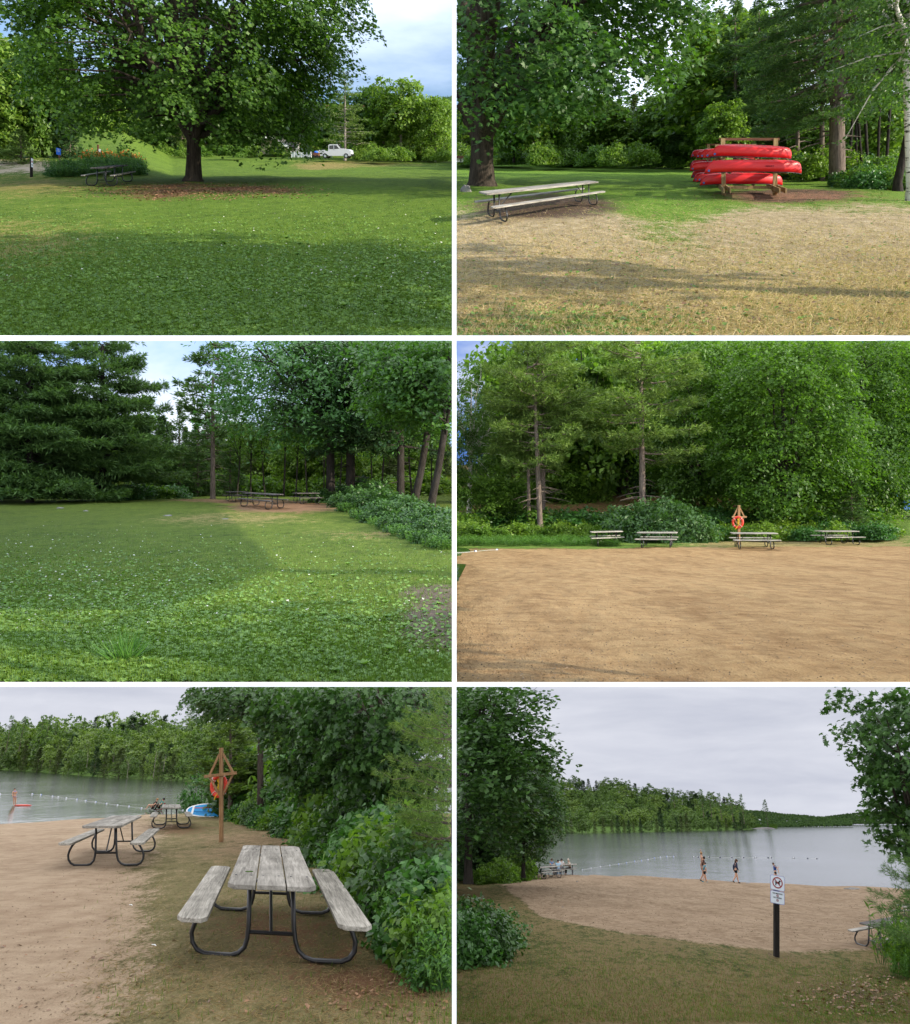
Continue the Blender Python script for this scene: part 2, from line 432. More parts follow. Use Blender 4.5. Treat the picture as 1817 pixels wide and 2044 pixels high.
def deciduous(seed, H=12, rx=6, rz=None, zc=None, r0=0.3, fork=0.2, nspray=500, nleaf=40, leaf=0.16, shape=QUAD, rad=0.7, nlimb=9, nsub=60,
              leafm='leaf_mid', barkm='bark', zmin=None, fill=0.45, amt=0.13, droop=0.35, flare=1.5, sides=8, cone=0.0, bend=0.0, twig=0.012, rise=0.5, off=0.0, thick=.18, zslope=0.0, tilt=.55, thin=0.0):
    rng = np.random.default_rng(seed)
    rz = rz or H * 0.42; zc = zc or H - rz
    D = nrm(rng.normal(size=(nspray * 3, 3)))
    rr = rng.random(len(D)) ** fill
    Lm = lump(D, seed * 1.7, amt)
    P = np.stack([D[:, 0] * rx * rr * Lm, D[:, 1] * rx * rr * Lm, zc + D[:, 2] * rz * rr * Lm], 1)
    if cone: P[:, :2] *= (1 - cone * np.clip((P[:, 2] - zc) / rz, -1, 1))[:, None]
    if zmin is not None:
        rad_ = np.hypot(P[:, 0], P[:, 1]); zm = zmin[0] + (zmin[1] - zmin[0]) * np.clip(rad_ / rx, 0, 1.2) + zslope * P[:, 0] / rx
        P = P[P[:, 2] > zm + rng.normal(size=len(P)) * 0.25]
    P = P[P[:, 2] > 0.1][:nspray]; P[:, 0] += off
    out = nrm(P - np.array([0, 0, zc - rz * 0.3]))
    if thin: P = P[~((P[:, 1] < 0) & (np.abs(P[:, 0]) < rx * .42) & (P[:, 2] > 2.5) & (rng.random(len(P)) < thin))]
    out = nrm(P - np.array([0, 0, zc - rz * 0.3]))
    C, N = sprays(rng, P, out, nleaf, rad, thick=thick, droop=droop, tilt=tilt)
    V, Fa, v = put_leaves(C, N, leaf * (0.6 + 0.8 * rng.random(len(C))), shape, rng)
    parts = [('crown', V, Fa, v, leafm, False)]
    if barkm:
        paths = []
        zt = H * fork
        hb = np.array([[0, 0, -0.15], [0, 0, zt * .12], [bend * .3, 0, zt * .5], [bend * .6, 0.02, zt], [bend, 0, zc + rz * .25], [bend * 1.2, 0, zc + rz * .7]])
        paths.append((hb, [r0 * flare, r0 * 1.12, r0 * .96, r0 * .9, r0 * .45, r0 * .08]))
        lim = []
        for i in range(nlimb):
            far = P[rng.integers(0, len(P), 14)]
            az = 2 * math.pi * (i + rng.random() * .6) / nlimb
            score = far[:, 0] * math.cos(az) + far[:, 1] * math.sin(az) + rise * rng.random() * 2 * far[:, 2]
            tgt = far[np.argmax(score)] * np.array([.9, .9, 1.0])
            s = np.array([bend * .6, 0, zt * (0.85 + 0.5 * rng.random())])
            mid = s + (tgt - s) * .45 + np.array([0, 0, .12 * np.linalg.norm(tgt - s)]) * (1 if tgt[2] > s[2] else .5)
            tt = np.linspace(0, 1, 9)[:, None]
            path = (1 - tt) ** 2 * s + 2 * tt * (1 - tt) * mid + tt ** 2 * tgt
            path[1:] += rng.normal(size=(8, 3)) * 0.015 * H * tt[1:]
            rs = r0 * (.50 * (1 - tt[:, 0]) ** .9 + .05)
            paths.append((path, rs)); lim.append((path, rs))
        LP = np.vstack([p for p, r in lim]); LR = np.concatenate([r for p, r in lim])
        for p in P[rng.permutation(len(P))[:nsub]]:
            d = np.linalg.norm(LP - p, axis=1) + 2.0 * np.maximum(0, LP[:, 2] - p[2])
            i = np.argmin(d); s = LP[i]
            if np.linalg.norm(s - p) < .3: continue
            mid = (s + p) / 2 + np.array([0, 0, .08 * np.linalg.norm(s - p)]) + rng.normal(size=3) * .05
            paths.append((np.array([s, mid, p]), [min(LR[i] * .6, r0 * .22), max(twig, LR[i] * .25), twig]))
        Vt, Ft = tubes(paths, sides)
        parts.insert(0, ('trunk', Vt, Ft, None, barkm, True))
    return parts

def conifer(seed, H=18, Lb=4.0, r0=0.28, h0=3.0, gap=0.75, nb=5, tuft=26, needle=0.28, w=0.3, droop=0.0, up=0.25, shape=TUFT, per=5,
            leafm='needle', barkm='bark_pine', top=0.25, cone=True, thick=0.10, lean=0.0, skip=0.0, dead=0, sides=7):
    rng = np.random.default_rng(seed)
    C = []; T = []; paths = [(np.array([[0, 0, -.2], [0, 0, .4], [lean * .3, 0, H * .35], [lean * .7, 0, H * .7], [lean, 0, H]]), [r0 * 1.3, r0, r0 * .8, r0 * .5, r0 * .06])]
    z = h0
    while z < H * 0.985:
        t = (z - h0) / (H - h0)
        prof = (1 - t) ** .8 if cone else (0.35 + 0.65 * math.sin(math.pi * min(1, .25 + t * .8)))
        Lz = Lb * max(prof, .07) 
        xo = np.interp(z, [0, H * .35, H * .7, H], [0, lean * .3, lean * .7, lean])
        for i in range(nb):
            if rng.random() < skip: continue
            az = rng.random() * 2 * math.pi; ln = Lz * (0.6 + 0.6 * rng.random())
            u = np.array([math.cos(az), math.sin(az), 0]); side = np.array([-u[1], u[0], 0])
            s = np.array([xo, 0, z + rng.random() * gap * .8])
            tt = np.linspace(0, 1, 6)
            zz = ln * (up * tt ** 2 * (.4 + t) - droop * tt * (1 - .35 * tt) * (1.2 - t))
            path = s + u * (ln * tt)[:, None] + np.stack([0 * tt, 0 * tt, zz], 1)
            path[1:] += rng.normal(size=(5, 3)) * .02 * ln
            rb = r0 * .20 * (0.4 + ln / Lb)
            paths.append((path, rb * (1 - .9 * tt)))
            n = max(4, int(tuft * (ln / Lb) ** 1.2))
            a = .18 + .85 * rng.random(n) ** .8
            lat = (rng.random(n) - .5) * 2 * w * ln * np.sin(math.pi * np.clip(a * .9, 0, 1)) ** .7
            p = np.stack([np.interp(a, tt, path[:, k]) for k in range(3)], 1) + side * lat[:, None]
            p[:, 2] += rng.normal(size=n) * thick * needle * 2 - abs(lat) * (0.12 + droop * .5)
            d = u * .9 + side * (lat / (w * ln + 1e-6) * .8)[:, None] + np.array([0, 0, .25])
            C.append(p); T.append(d)
        z += gap * (0.7 + 0.6 * rng.random())
    for i in range(dead):                    # dead lower branches
        zz = h0 * (.35 + .6 * rng.random()); az = rng.random() * 6.28; ln = Lb * .5 * (.4 + rng.random() * .6)
        u = np.array([math.cos(az), math.sin(az), -.15]); s = np.array([0, 0, zz])
        paths.append((np.array([s, s + u * ln * .5 + [0, 0, .1], s + u * ln]), [.05, .035, .01]))
    C = np.vstack(C); T = np.vstack(T)
    C = np.repeat(C, per, 0); T = np.repeat(T, per, 0) + rng.normal(size=(len(C), 3)) * .55
    T = nrm(T); C = C + rng.normal(size=C.shape) * needle * .18
    N = nrm(np.array([0, 0, 1.0]) + .5 * rng.normal(size=C.shape))
    V, Fa, v = put_leaves(C, N, needle * (.7 + .6 * rng.random(len(C))), shape, rng, T)
    Vt, Ft = tubes(paths, sides)
    return [('trunk', Vt, Ft, None, barkm, True), ('crown', V, Fa, v, leafm, False)]

def shrub(seed, rx=1.0, rz=0.8, nspray=120, nleaf=30, leaf=0.10, shape=QUAD, rad=0.3, leafm='leaf_shrub', amt=.15, stems=6, thick=.3):
    rng = np.random.default_rng(seed)
    D = nrm(rng.normal(size=(nspray, 3))); D[:, 2] = np.abs(D[:, 2])
    rr = rng.random(nspray) ** .35; Lm = lump(D, seed * 2.3, amt)
    P = np.stack([D[:, 0] * rx * rr * Lm, D[:, 1] * rx * rr * Lm, .06 + D[:, 2] * rz * rr * Lm], 1)
    C, N = sprays(rng, P, D, nleaf, rad, thick=thick, droop=.25, tilt=.7)
    C[:, 2] = np.maximum(C[:, 2], .02)
    V, Fa, v = put_leaves(C, N, leaf * (.6 + .8 * rng.random(len(C))), shape, rng)
    paths = [(np.array([[0, 0, -.05], P[i] * [.4, .4, .5], P[i] * .95]), [.02, .013, .005]) for i in rng.permutation(nspray)[:stems]]
    Vt, Ft = tubes(paths, 5)
    return [('stems', Vt, Ft, None, 'bark', True), ('foliage', V, Fa, v, leafm, False)]

def weeds(seed, rx=1.0, h=0.9, nst=60, leafm='leaf_weed', ln=0.16, per=16, flower=None):
    rng = np.random.default_rng(seed); paths = []; C = []; T = []; tips = []
    for i in range(nst):
        q = rng.random() * 6.28; r = rx * math.sqrt(rng.random()); b = np.array([r * math.cos(q), r * math.sin(q), 0])
        hh = h * (.55 + .55 * rng.random()); t = b + np.array([rng.normal() * .12 * h, rng.normal() * .12 * h, hh])
        paths.append((np.array([b, (b + t) / 2 + rng.normal(size=3) * .02, t]), [.006, .005, .002])); tips.append(t)
        a = .12 + .88 * rng.random(per); az = rng.random(per) * 6.28
        C.append(b + (t - b) * a[:, None]); T.append(np.stack([np.cos(az), np.sin(az), .5 + 0 * a], 1))
    C = np.vstack(C); T = nrm(np.vstack(T)); C = C + T * ln * .45
    N = nrm(np.array([0, 0, 1.0]) - T * .5 + .2 * rng.normal(size=C.shape))
    V, Fa, v = put_leaves(C, N, ln * (.6 + .7 * rng.random(len(C))), LONG * [1.2, 1, 1.5], rng, T)
    Vt, Ft = tubes(paths, 4)
    P = [('stems', Vt, Ft, None, 'leaf_weed', True), ('foliage', V, Fa, v, leafm, False)]
    if flower:
        tips = np.array(tips)[rng.permutation(nst)[:nst // 2]]
        tips = np.repeat(tips, 4, 0) + rng.normal(size=(len(tips) * 4, 3)) * .05
        V, Fa, v = put_leaves(tips, rng.normal(size=tips.shape), .11 + .05 * rng.random(len(tips)), QUAD * [1.5, 1, 1], rng)
        P.append(('blossoms', V, Fa, v, flower, False))
    return P

_share = {}
def plant(name, proto, fr, X, Y, Z=0.0, yaw=0.0, sc=1.0, lean=True, label='', cat='tree', group=None, kind=None, clip=True, key=None, grow=0.0):
    """stand a plant on its ground; whatever would grow past the hedge-line between two neighbouring grounds is trimmed off"""
    sc = (sc, sc, sc) if not isinstance(sc, tuple) else sc
    mw = place_matrix(fr, X, Y, Z, yaw, lean, sc)
    A = np.array(mw)
    meshes = []
    c = fr.cell
    for (pn, V, Fa, v, mt, sm) in proto:
        w = V @ A[:3, :3].T + A[:3, 3]
        if clip:
            y = np.maximum(w[:, 1], 1e-3); px = CX + F * w[:, 0] / y; py = CY - F * w[:, 2] / y
            ok = (w[:, 1] > 1) & (px > c[0] - grow * (c[0] < 0)) & (px < c[2] + grow * (c[2] > 1800)) & (py > c[1] - grow * (c[1] < 0)) & (py < c[3])
            fo = ok[Fa].all(1)
        else: fo = np.ones(len(Fa), bool)
        if not fo.any(): continue
        if fo.all():
            kk = (id(V), pn)
            if kk not in _share: _share[kk] = (mesh_arrays(pn, V, Fa, v, sm), V)
            me = _share[kk][0]
        else:
            f2 = Fa[fo]; u, inv = np.unique(f2, return_inverse=True)
            me = mesh_arrays(pn, V[u], inv.reshape(f2.shape), None if v is None else v[u], sm)
        meshes.append((pn, me, mt))
    if not meshes: return None
    if len(meshes) == 1 and kind == 'stuff':
        o = link(name, meshes[0][1], M[meshes[0][2]], None, mw)
        return tag(o, label, cat, group, kind)
    o = bpy.data.objects.new(name, None); COL.objects.link(o); o.matrix_world = mw
    for pn, me, mt in meshes: link(pn, me, M[mt], o)
    return tag(o, label, cat, group, kind)

def plant_px(name, proto, fr, px, py, hpx=None, h=None, wk=1.0, pY=None, dk=None, **kw):
    """base seen at px,py; h = the plant's built height; hpx = its height in the picture"""
    if pY is None: X, Y = fr.at(px, py); Z = 0.0
    else:
        p = fr.pt(px, py, pY); X, Y, Z = p
    s = 1.0
    if hpx: 
        wy = Y * fr.ca + fr.h * fr.sa
        s = hpx * wy / F / h
    return plant(name, proto, fr, X, Y, Z, sc=(s * wk, s * (dk or wk), s), **kw)

# ---------------------------------------------------------------- ground
def interp_line(pts):
    xs = [p[0] for p in pts]; ys = [p[1] for p in pts]
    return lambda x: np.interp(x, xs, ys)

def ground(name, fr, mask, far=None, shore=None, mat=None, ncol=180, nrow=220, bump=0.03, drop=1.5, x0=None, x1=None, hill=None, xo=250):
    """one sheet from just in front of the viewer's feet to the far edge of this ground; mask(px,py) gives what grows or lies where"""
    c = fr.cell
    a = c[0] if c[0] > 500 else c[0] - xo; b = c[2] if c[2] < 1000 else c[2] + xo
    pxs = np.linspace(a, b, ncol); t = np.linspace(0, 1, nrow)
    bot = c[3] if c[3] < 2000 else 2100
    V = np.zeros((nrow, ncol, 3)); PX = np.zeros((nrow, ncol)); PY = np.zeros((nrow, ncol))
    for j, px in enumerate(pxs):
        yn = fr.at(px, bot)[1]
        yf = fr.at(px, shore(px))[1] if shore else far
        Y = yn * (yf / yn) ** t
        wy = Y * fr.ca + fr.h * fr.sa
        V[:, j, 0] = (px - CX) / F * wy; V[:, j, 1] = Y
        PX[:, j] = px
    w = fr.world(V.reshape(-1, 3)); PY = (CY - F * w[:, 2] / w[:, 1]).reshape(nrow, ncol)
    rng = np.random.default_rng(5)
    n1 = np.sin(V[..., 0] * .9 + 1.3) * np.cos(V[..., 1] * .45) + .5 * np.sin(V[..., 0] * 2.3 + V[..., 1] * .8)
    edge = np.clip((bot - PY) / 40, 0, 1)
    V[..., 2] += bump * n1 * edge
    fr.bump = bump; fr.bot = bot
    if hill is not None: V[..., 2] += hill(V[..., 0], V[..., 1], PX)
    if shore:
        e = np.clip((t - .965) / .035, 0, 1)[:, None]
        V[..., 2] -= e ** 2 * .10
        ex = V[-1].copy(); ex[:, 1] += 1.5; ex[:, 2] -= drop
        V = np.vstack([V, ex[None]]); PX = np.vstack([PX, PX[-1:]]); PY = np.vstack([PY, PY[-1:]])
    nr = V.shape[0]
    i = np.arange(nr - 1)[:, None] * ncol; j = np.arange(ncol - 1)[None]
    Fa = np.stack([i + j, i + j + 1, i + ncol + j + 1, i + ncol + j], -1).reshape(-1, 4)
    m = mask(PX.ravel(), PY.ravel())
    me = mesh_arrays(name, V.reshape(-1, 3), Fa, m, True)
    o = link(name, me, mat, None, fr.M)
    return tag(o, kind='structure')

def ground_mat(name, grass, grass2, dirt, dry, dry2, sand, sand2, k=2.15, bump=0.6, fine=26.0, bd=.05):
    t = NT(name)
    a = t.n('Attribute', attribute_name='m'); s = t.n('SeparateColor'); t.l(a.outputs['Color'], s.inputs[0])
    c = t.coord((1, 1 / k, 1))
    n0 = t.noise(c, 0.55, 4, .6); n1 = t.noise(c, 3.2, 5, .65); n2 = t.noise(c, fine, 5, .75); n3 = t.noise(c, fine * 3.2, 3, .8)
    mixn = t.math('ADD', t.math('MULTIPLY', n2, .55), t.math('MULTIPLY', n1, .45))
    g = t.ramp(mixn, [(.37, tuple(x * .30 for x in grass)), (.48, grass), (.62, grass2)])
    g = t.mix(t.ramp(t.noise(c, 8.5, 5, .7), [(.56, 0.0), (.70, .55)]), g, dry)
    g = t.mix(t.ramp(n0, [(.35, 0.0), (.7, .55)]), g, grass2)
    d = t.ramp(mixn, [(.34, tuple(x * .5 for x in dirt)), (.6, dirt), (.72, tuple(min(1, x * 1.6) for x in dirt))])
    y = t.ramp(mixn, [(.33, tuple(x * .5 for x in dry)), (.5, dry), (.66, dry2)])
    ns = t.noise(t.coord((.5, 1.1, 1), (0, 0, .12)), 3.4, 7, .75, .5)
    vo = t.n('TexVoronoi', feature='SMOOTH_F1', Scale=2.4); t.l(c, vo.inputs['Vector']); vf = t.math('MULTIPLY', t.ramp(vo.outputs['Distance'], [(.0, 0.0), (.45, 1.0)]), s.outputs[2])
    sm = t.math('ADD', t.math('ADD', t.math('MULTIPLY', n0, .3), t.math('MULTIPLY', n1, .3)), t.math('MULTIPLY', ns, .4))
    sa = t.mix(t.ramp(n3, [(.3, .35), (.6, 0.0)]), t.ramp(sm, [(.40, sand), (.56, sand2)]), tuple(x * .6 for x in sand))
    jit = t.math('MULTIPLY', t.math('SUBTRACT', mixn, .5), 2.4)
    jit2 = t.math('ADD', jit, t.math('MULTIPLY', t.math('SUBTRACT', n0, .5), .8))
    def w(ch):
        return t.ramp(t.math('ADD', s.outputs[ch], t.math('MULTIPLY', jit2, t.ramp(s.outputs[ch], [(0.0, 0.0), (.12, 1.0), (.88, 1.0), (1.0, 0.0)]))), [(.38, 0.0), (.62, 1.0)])
    col = t.mix(w(1), g, y); col = t.mix(w(0), col, d); col = t.mix(w(2), col, sa)
    h = t.math('ADD', t.math('MULTIPLY', n2, 1.0), t.math('ADD', t.math('MULTIPLY', n3, .35), t.math('ADD', t.math('MULTIPLY', n1, .8), t.math('ADD', t.math('MULTIPLY', ns, .9), t.math('MULTIPLY', vf, 1.3)))))
    return t.end(t.pbr(col, .95, t.bump(h, bump, bd), .1))

def blob(PX, PY, cx, cy, rx, ry, soft=.5):
    d = np.sqrt(((PX - cx) / rx) ** 2 + ((PY - cy) / ry) ** 2)
    return np.clip((1 + soft - d) / (2 * soft), 0, 1)

def scatter(name, fr, n, y0, y1, size, shape, matn, seed, label=None, keep=None, up=0.8, flat=False, power=1.0, x0=None, x1=None, zfun=None, tall=False, cat=None):
    """grass blades, clover or straw strewn over the ground: nobody could count them"""
    rng = np.random.default_rng(seed)
    c = fr.cell
    a = (x0 if x0 is not None else max(c[0], -30)) ; b = (x1 if x1 is not None else min(c[2], 1850))
    px = a + rng.random(n) * (b - a); py = y0 + (y1 - y0) * rng.random(n) ** power
    if keep is not None:
        k = rng.random(n) < keep(px, py); px = px[k]; py = py[k]
    d = np.stack([(px - CX) / F, np.ones_like(px), (CY - py) / F], 1) @ fr.R
    tt = -fr.h / d[:, 2]
    C = d * tt[:, None]
    C[:, 2] = getattr(fr, 'bump', 0) * (np.sin(C[:, 0] * .9 + 1.3) * np.cos(C[:, 1] * .45) + .5 * np.sin(C[:, 0] * 2.3 + C[:, 1] * .8)) * np.clip((fr.bot - py) / 40, 0, 1)
    S = size * (.5 + rng.random(len(C)))
    q = rng.random(len(C)) * 6.28
    if flat:
        N = np.stack([np.cos(q) * .45, np.sin(q) * .45, np.ones(len(C))], 1); T = None
        C[:, 2] += size * .25 * rng.random(len(C)) + .004
    else:
        T = np.stack([np.cos(q) * (1 - up), np.sin(q) * (1 - up), up + 0 * q], 1); q2 = rng.random(len(C)) * 6.28
        N = np.stack([np.cos(q2), np.sin(q2), 0 * q2], 1)
    V, Fa, v = put_leaves(C, N, S, shape, rng, T)
    px, py = fr.proj(V)
    ok = ((py < c[3]) | (c[3] > 2000)) & ((px > c[0]) | (c[0] < 0)) & ((px < c[2]) | (c[2] > 1800))
    fo = ok[Fa].all(1); f2 = Fa[fo]; u, inv = np.unique(f2, return_inverse=True)
    me = mesh_arrays(name, V[u], inv.reshape(f2.shape), v[u])
    o = link(name, me, M[matn], None, fr.M)
    return tag(o, label, cat or name, kind='stuff')
BLADE = np.array([[-.06, 0, 0], [.06, 0, 0], [.015, 1.0, .12]])
# ---------------------------------------------------------------- built things
M['red'] = plain('red_canoe_plastic', (.60, .008, .010), 0.42, 0.4, 0.15, 3)
M['red_dark'] = plain('dark_gunwale', (.012, .03, .03), 0.5)
M['red_ring'] = plain('lifebuoy_red', (.62, .05, .025), 0.45)
M['sticker'] = plain('blue_sticker', (.03, .14, .45), 0.4)
M['paper'] = plain('sign_face', (.68, .74, .80), 0.45, .4, .03)
M['blue'] = plain('sign_blue', (.015, .13, .62), 0.5)
M['blue_light'] = plain('board_blue', (.03, .33, .72), 0.35)
M['yellow'] = plain('yellow_rope', (.75, .48, .02), 0.7)
M['rope'] = plain('white_rope', (.7, .7, .66), 0.8)
M['black'] = plain('black_ink', (.008, .008, .009), 0.6)
M['sign_red'] = plain('sign_red', (.30, .02, .02), 0.5)
M['orange'] = plain('lily_orange', (.75, .20, .03), 0.6)
M['stone'] = plain('grey_stone', (.26, .25, .235), 0.9, .1, .45, 2.5)
M['stone_pale'] = plain('pale_stone', (.42, .41, .39), 0.9, .1, .3, 3)
M['wall_tan'] = plain('tan_siding', (.50, .42, .29), 0.8)
M['roof'] = plain('grey_shingle', (.14, .13, .12), 0.9, .1, .3, 8)
M['grey_metal'] = plain('galvanised_panel', (.36, .41, .44), 0.5, .4)
M['truck'] = plain('white_car_paint', (.58, .60, .64), 0.3, .5, .03)
M['glass'] = plain('dark_glass', (.012, .016, .02), 0.1, .8)
M['rubber'] = plain('tyre_rubber', (.015, .015, .016), 0.8)
M['tail'] = plain('tail_light_red', (.6, .02, .02), 0.3)
M['skin'] = plain('skin', (.52, .29, .19), 0.55, .3, .08)
M['skin_d'] = plain('tanned_skin', (.40, .21, .13), 0.55, .3, .08)
M['hair_b'] = plain('brown_hair', (.07, .035, .016), 0.7)
M['hair_d'] = plain('dark_hair', (.018, .013, .011), 0.6)
M['hair_l'] = plain('fair_hair', (.30, .17, .07), 0.7)
for nm, c in (('cloth_brown', (.055, .028, .024)), ('cloth_navy', (.035, .042, .075)), ('cloth_black', (.010, .010, .012)), ('cloth_blue', (.03, .075, .26)), ('cloth_teal', (.03, .25, .34)),
              ('cloth_sky', (.38, .56, .70)), ('cloth_denim', (.14, .24, .42)), ('cloth_white', (.72, .72, .72)), ('cloth_beige', (.55, .46, .38)), ('cloth_green', (.02, .22, .19)), ('cloth_maroon', (.20, .02, .03)), ('cloth_lilac', (.32, .34, .58))):
    M[nm] = plain(nm, c, 0.85, .1, .15, 12)

def affine(fr, ang, k=None):
    """turn on the ground; the ground of this place runs k times deeper than it is wide, and so do the tables on it"""
    k = fr.k if k is None else k
    ca, sa = math.cos(ang), math.sin(ang); tp = fr.tp * fr.ca
    def f(p):
        x = p[0] * ca + p[1] * sa; y = -p[0] * sa + p[1] * ca
        return (x + y * k * tp, y * k, p[2])
    return f

def picnic_table(fr, px, py, ang, label, L=1.83, k=None, wood='wood_grey', benchwood='wood_greyx', legm='metal_black', group='picnic tables on black tube frames', detail=2, s=1.0, Y=None, clipx=None, W_=0.72, zs=1.0):
    ang = math.radians(ang)
    X, Yy = fr.at(px, py) if Y is None else fr.pt(px, py, Y)[:2]
    Z = 0 if Y is None else fr.pt(px, py, Y)[2]
    r = root('picnic_table', fr, X, Yy, Z)
    tag(r, label, 'picnic table', group)
    g = affine(fr, ang, k)
    w0 = r.matrix_world.translation; sh_ = w0.x / w0.y * (-fr.sa)
    def xf(p):
        q = g((p[0] * s, p[1] * s, p[2] * s * zs)); return (q[0] + sh_ * q[2], q[1], q[2])
    h = L / 2
    m = MB(); w = (W_ - .024) / 3
    for i in (-1, 0, 1):
        x0 = i * (w + .012) - w / 2; x1 = x0 + w; cnr = .055
        if i == -1: poly = [(x0, -h + cnr), (x0 + cnr, -h), (x1, -h), (x1, h), (x0 + cnr, h), (x0, h - cnr)]
        elif i == 1: poly = [(x0, -h), (x1 - cnr, -h), (x1, -h + cnr), (x1, h - cnr), (x1 - cnr, h), (x0, h)]
        else: poly = [(x0, -h), (x1, -h), (x1, h), (x0, h)]
        m.prism(poly, .715 + (.002 if i == 0 else 0), .757 + (.002 if i == 0 else 0), 'z')
    o = m.build('tabletop', M[wood], r, xf=xf, bevel=.006)
    if detail > 1:
        b = MB()
        for i in (-1, 0, 1):
            for yy in (-h + .30, h - .30):
                for dx in (-.07, .07): b.lathe([(0, .7625), (.009, .7615), (.010, .757)], 8, (i * (w + .012) + dx, yy, 0))
        b.build('bolt', M['metal_black'], o, xf=xf)
    for sgn in (-1, 1):
        xc = sgn * .66; bw = .26; c2 = .05
        poly = [(xc - bw / 2, -h + c2), (xc - bw / 2 + c2, -h), (xc + bw / 2 - c2, -h), (xc + bw / 2, -h + c2), (xc + bw / 2, h - c2), (xc + bw / 2 - c2, h), (xc - bw / 2 + c2, h), (xc - bw / 2, h - c2)]
        MB().prism(poly, .425, .465, 'z').build('bench', M[benchwood], r, xf=xf, bevel=.006)
    yl = h - .34
    for yy in (-yl, yl):
        for sgn in (-1, 1):
            P = [(.60, .425), (.655, .36), (.70, .28), (.725, .20), (.715, .12), (.67, .055), (.60, .025), (.48, .022), (.36, .022), (.29, .045), (.235, .10), (.212, .18), (.20, .30), (.195, .715)]
            MB().tube([(sgn * p[0], yy, p[1]) for p in P], .0215 if detail > 1 else .026, 8 if detail > 1 else 6).build('leg', M[legm], r, xf=xf, smooth=True)
        m = MB(); m.tube([(-.205, yy, .235), (.205, yy, .235)], .018, 6)
        m.beam((-.30, yy, .70), (.30, yy, .70), .045, .025)
        m.tube([(0, yy, .235), (0, yy - math.copysign(.42, yy), .70)], .015, 6)
        m.beam((0, yy - math.copysign(.5, yy), .706), (0, yy - math.copysign(.3, yy), .706), .05, .012)
        m.build('brace', M[legm], r, xf=xf, smooth=False)
    return r

def canoe_mesh(L=3.45, B=.40, D=.42, sheer=.07, n=30, q=14):
    V = []; Fc = []
    for i in range(n + 1):
        u = -1 + 2 * i / n; u = math.copysign(1 - (1 - abs(u)) ** 1.5, u)
        k = D * (1 - min(1, abs(u)) ** 14) ** .42 * .80 + D * .20 - .05 * abs(u) ** 3
        b = B * max(.012, (1 - abs(u) ** 2.3) ** .85); z0 = -sheer * abs(u) ** 3.5
        x = u * L / 2 * (1 if k > 0 else 1)
        for j in range(q + 1):
            a = math.pi * j / q; cx, sz = math.cos(a), math.sin(a)
            e = .62
            V.append((x - math.copysign(.06, u) * (sz ** 3) * abs(u) ** 8, b * math.copysign(abs(cx) ** e, cx) * (1 + .10 * math.sin(a) * (1 - abs(u))), z0 + (k - z0) * abs(sz) ** e))
    for i in range(n):
        for j in range(q):
            a = i * (q + 1) + j; Fc.append((a, a + 1, a + q + 2, a + q + 1))
    return V, Fc

def canoe(fr, X, Y, Z, yaw, tilt, label, L=3.45, D=.42, B=.40, stick=True, group='red canoes stored upside down', roll=0.0, pitch=0.0):
    r = root('canoe', fr, X, Y, Z, yaw)
    r.matrix_world = r.matrix_world @ Matrix.Rotation(pitch, 4, 'Y') @ Matrix.Rotation(roll, 4, 'X')
    tag(r, label, 'canoe', group)
    V, Fc = canoe_mesh(L, B, D)
    m = MB().add(V, Fc); o = m.build('hull', M['red'], r, smooth=True)
    sd = o.modifiers.new('wall', 'SOLIDIFY'); sd.thickness = .012; sd.offset = -1
    n = 24
    for sg in (-1, 1):
        pts = []
        for i in range(n + 1):
            u = -1 + 2 * i / n; b = B * max(.012, (1 - abs(u) ** 2.3) ** .85)
            pts.append((u * L / 2, sg * b, -.07 * abs(u) ** 3.5 - .004))
        MB().tube(pts, .014, 6).build('gunwale', M['red_dark'], r, smooth=True)
    if 'middle front arm' in label:
        for k in range(5): MB().box((.28 + k * .062, -B * 1.04, .19), (.045 if k % 2 else .03, .012, .04)).build('lettering_mark', M['cloth_maroon'], r)
    if stick:
        for u in (-.93,):
            x = u * L / 2; b = -B * (1 - abs(u) ** 2.3) ** .85
            MB().box((x, b * 1.10 - .012, .03), (.07, .006, .065), Matrix.Rotation(-.42, 3, 'Z')).build('sticker', M['sticker'], r)
    return r

def canoe_rack(fr, px, py, Y, H, sep, label, yaw=0.0, arms=(.42, 1.02, 1.62), near=2.6, back=2.0):
    p = fr.pt(px, py, Y)
    r = root('canoe_rack', fr, p[0], p[1], p[2], yaw)
    tag(r, label, 'canoe rack', 'timber canoe racks')
    w0 = r.matrix_world.translation; sh_ = w0.x / w0.y * (-fr.sa); tp = fr.tp * fr.ca
    def xf(p): return (p[0] + sh_ * p[2] + tp * p[1], p[1], p[2])
    for sx_ in (-1, 1):
        x = sx_ * sep / 2
        MB().box((x, 0, H / 2), (.17, .2, H)).build('post', M['wood_new'], r, xf=xf)
        for zi, z in enumerate(arms):
            nr = near if zi < 2 else 1.2
            m = MB(); m.box((x + .115, (back - nr) / 2, z), (.05, back + nr, .17)); m.box((x - .115, (back - nr) / 2, z), (.05, back + nr, .17))
            m.build('arm', M['wood_new'], r, xf=xf)
        for sy in (-1, 1):
            MB().beam((x, sy * .05, .05), (x, sy * 1.1, arms[0] - .06), .09, .07).build('brace', M['wood_new'], r, xf=xf)
    MB().box((0, 0, H - .03), (sep + .3, .045, .09)).build('top_rail', M['wood_red'], r, xf=xf)
    MB().box((0, .1, .28), (sep, .045, .11)).build('bottom_rail', M['wood_new'], r, xf=xf)
    return r

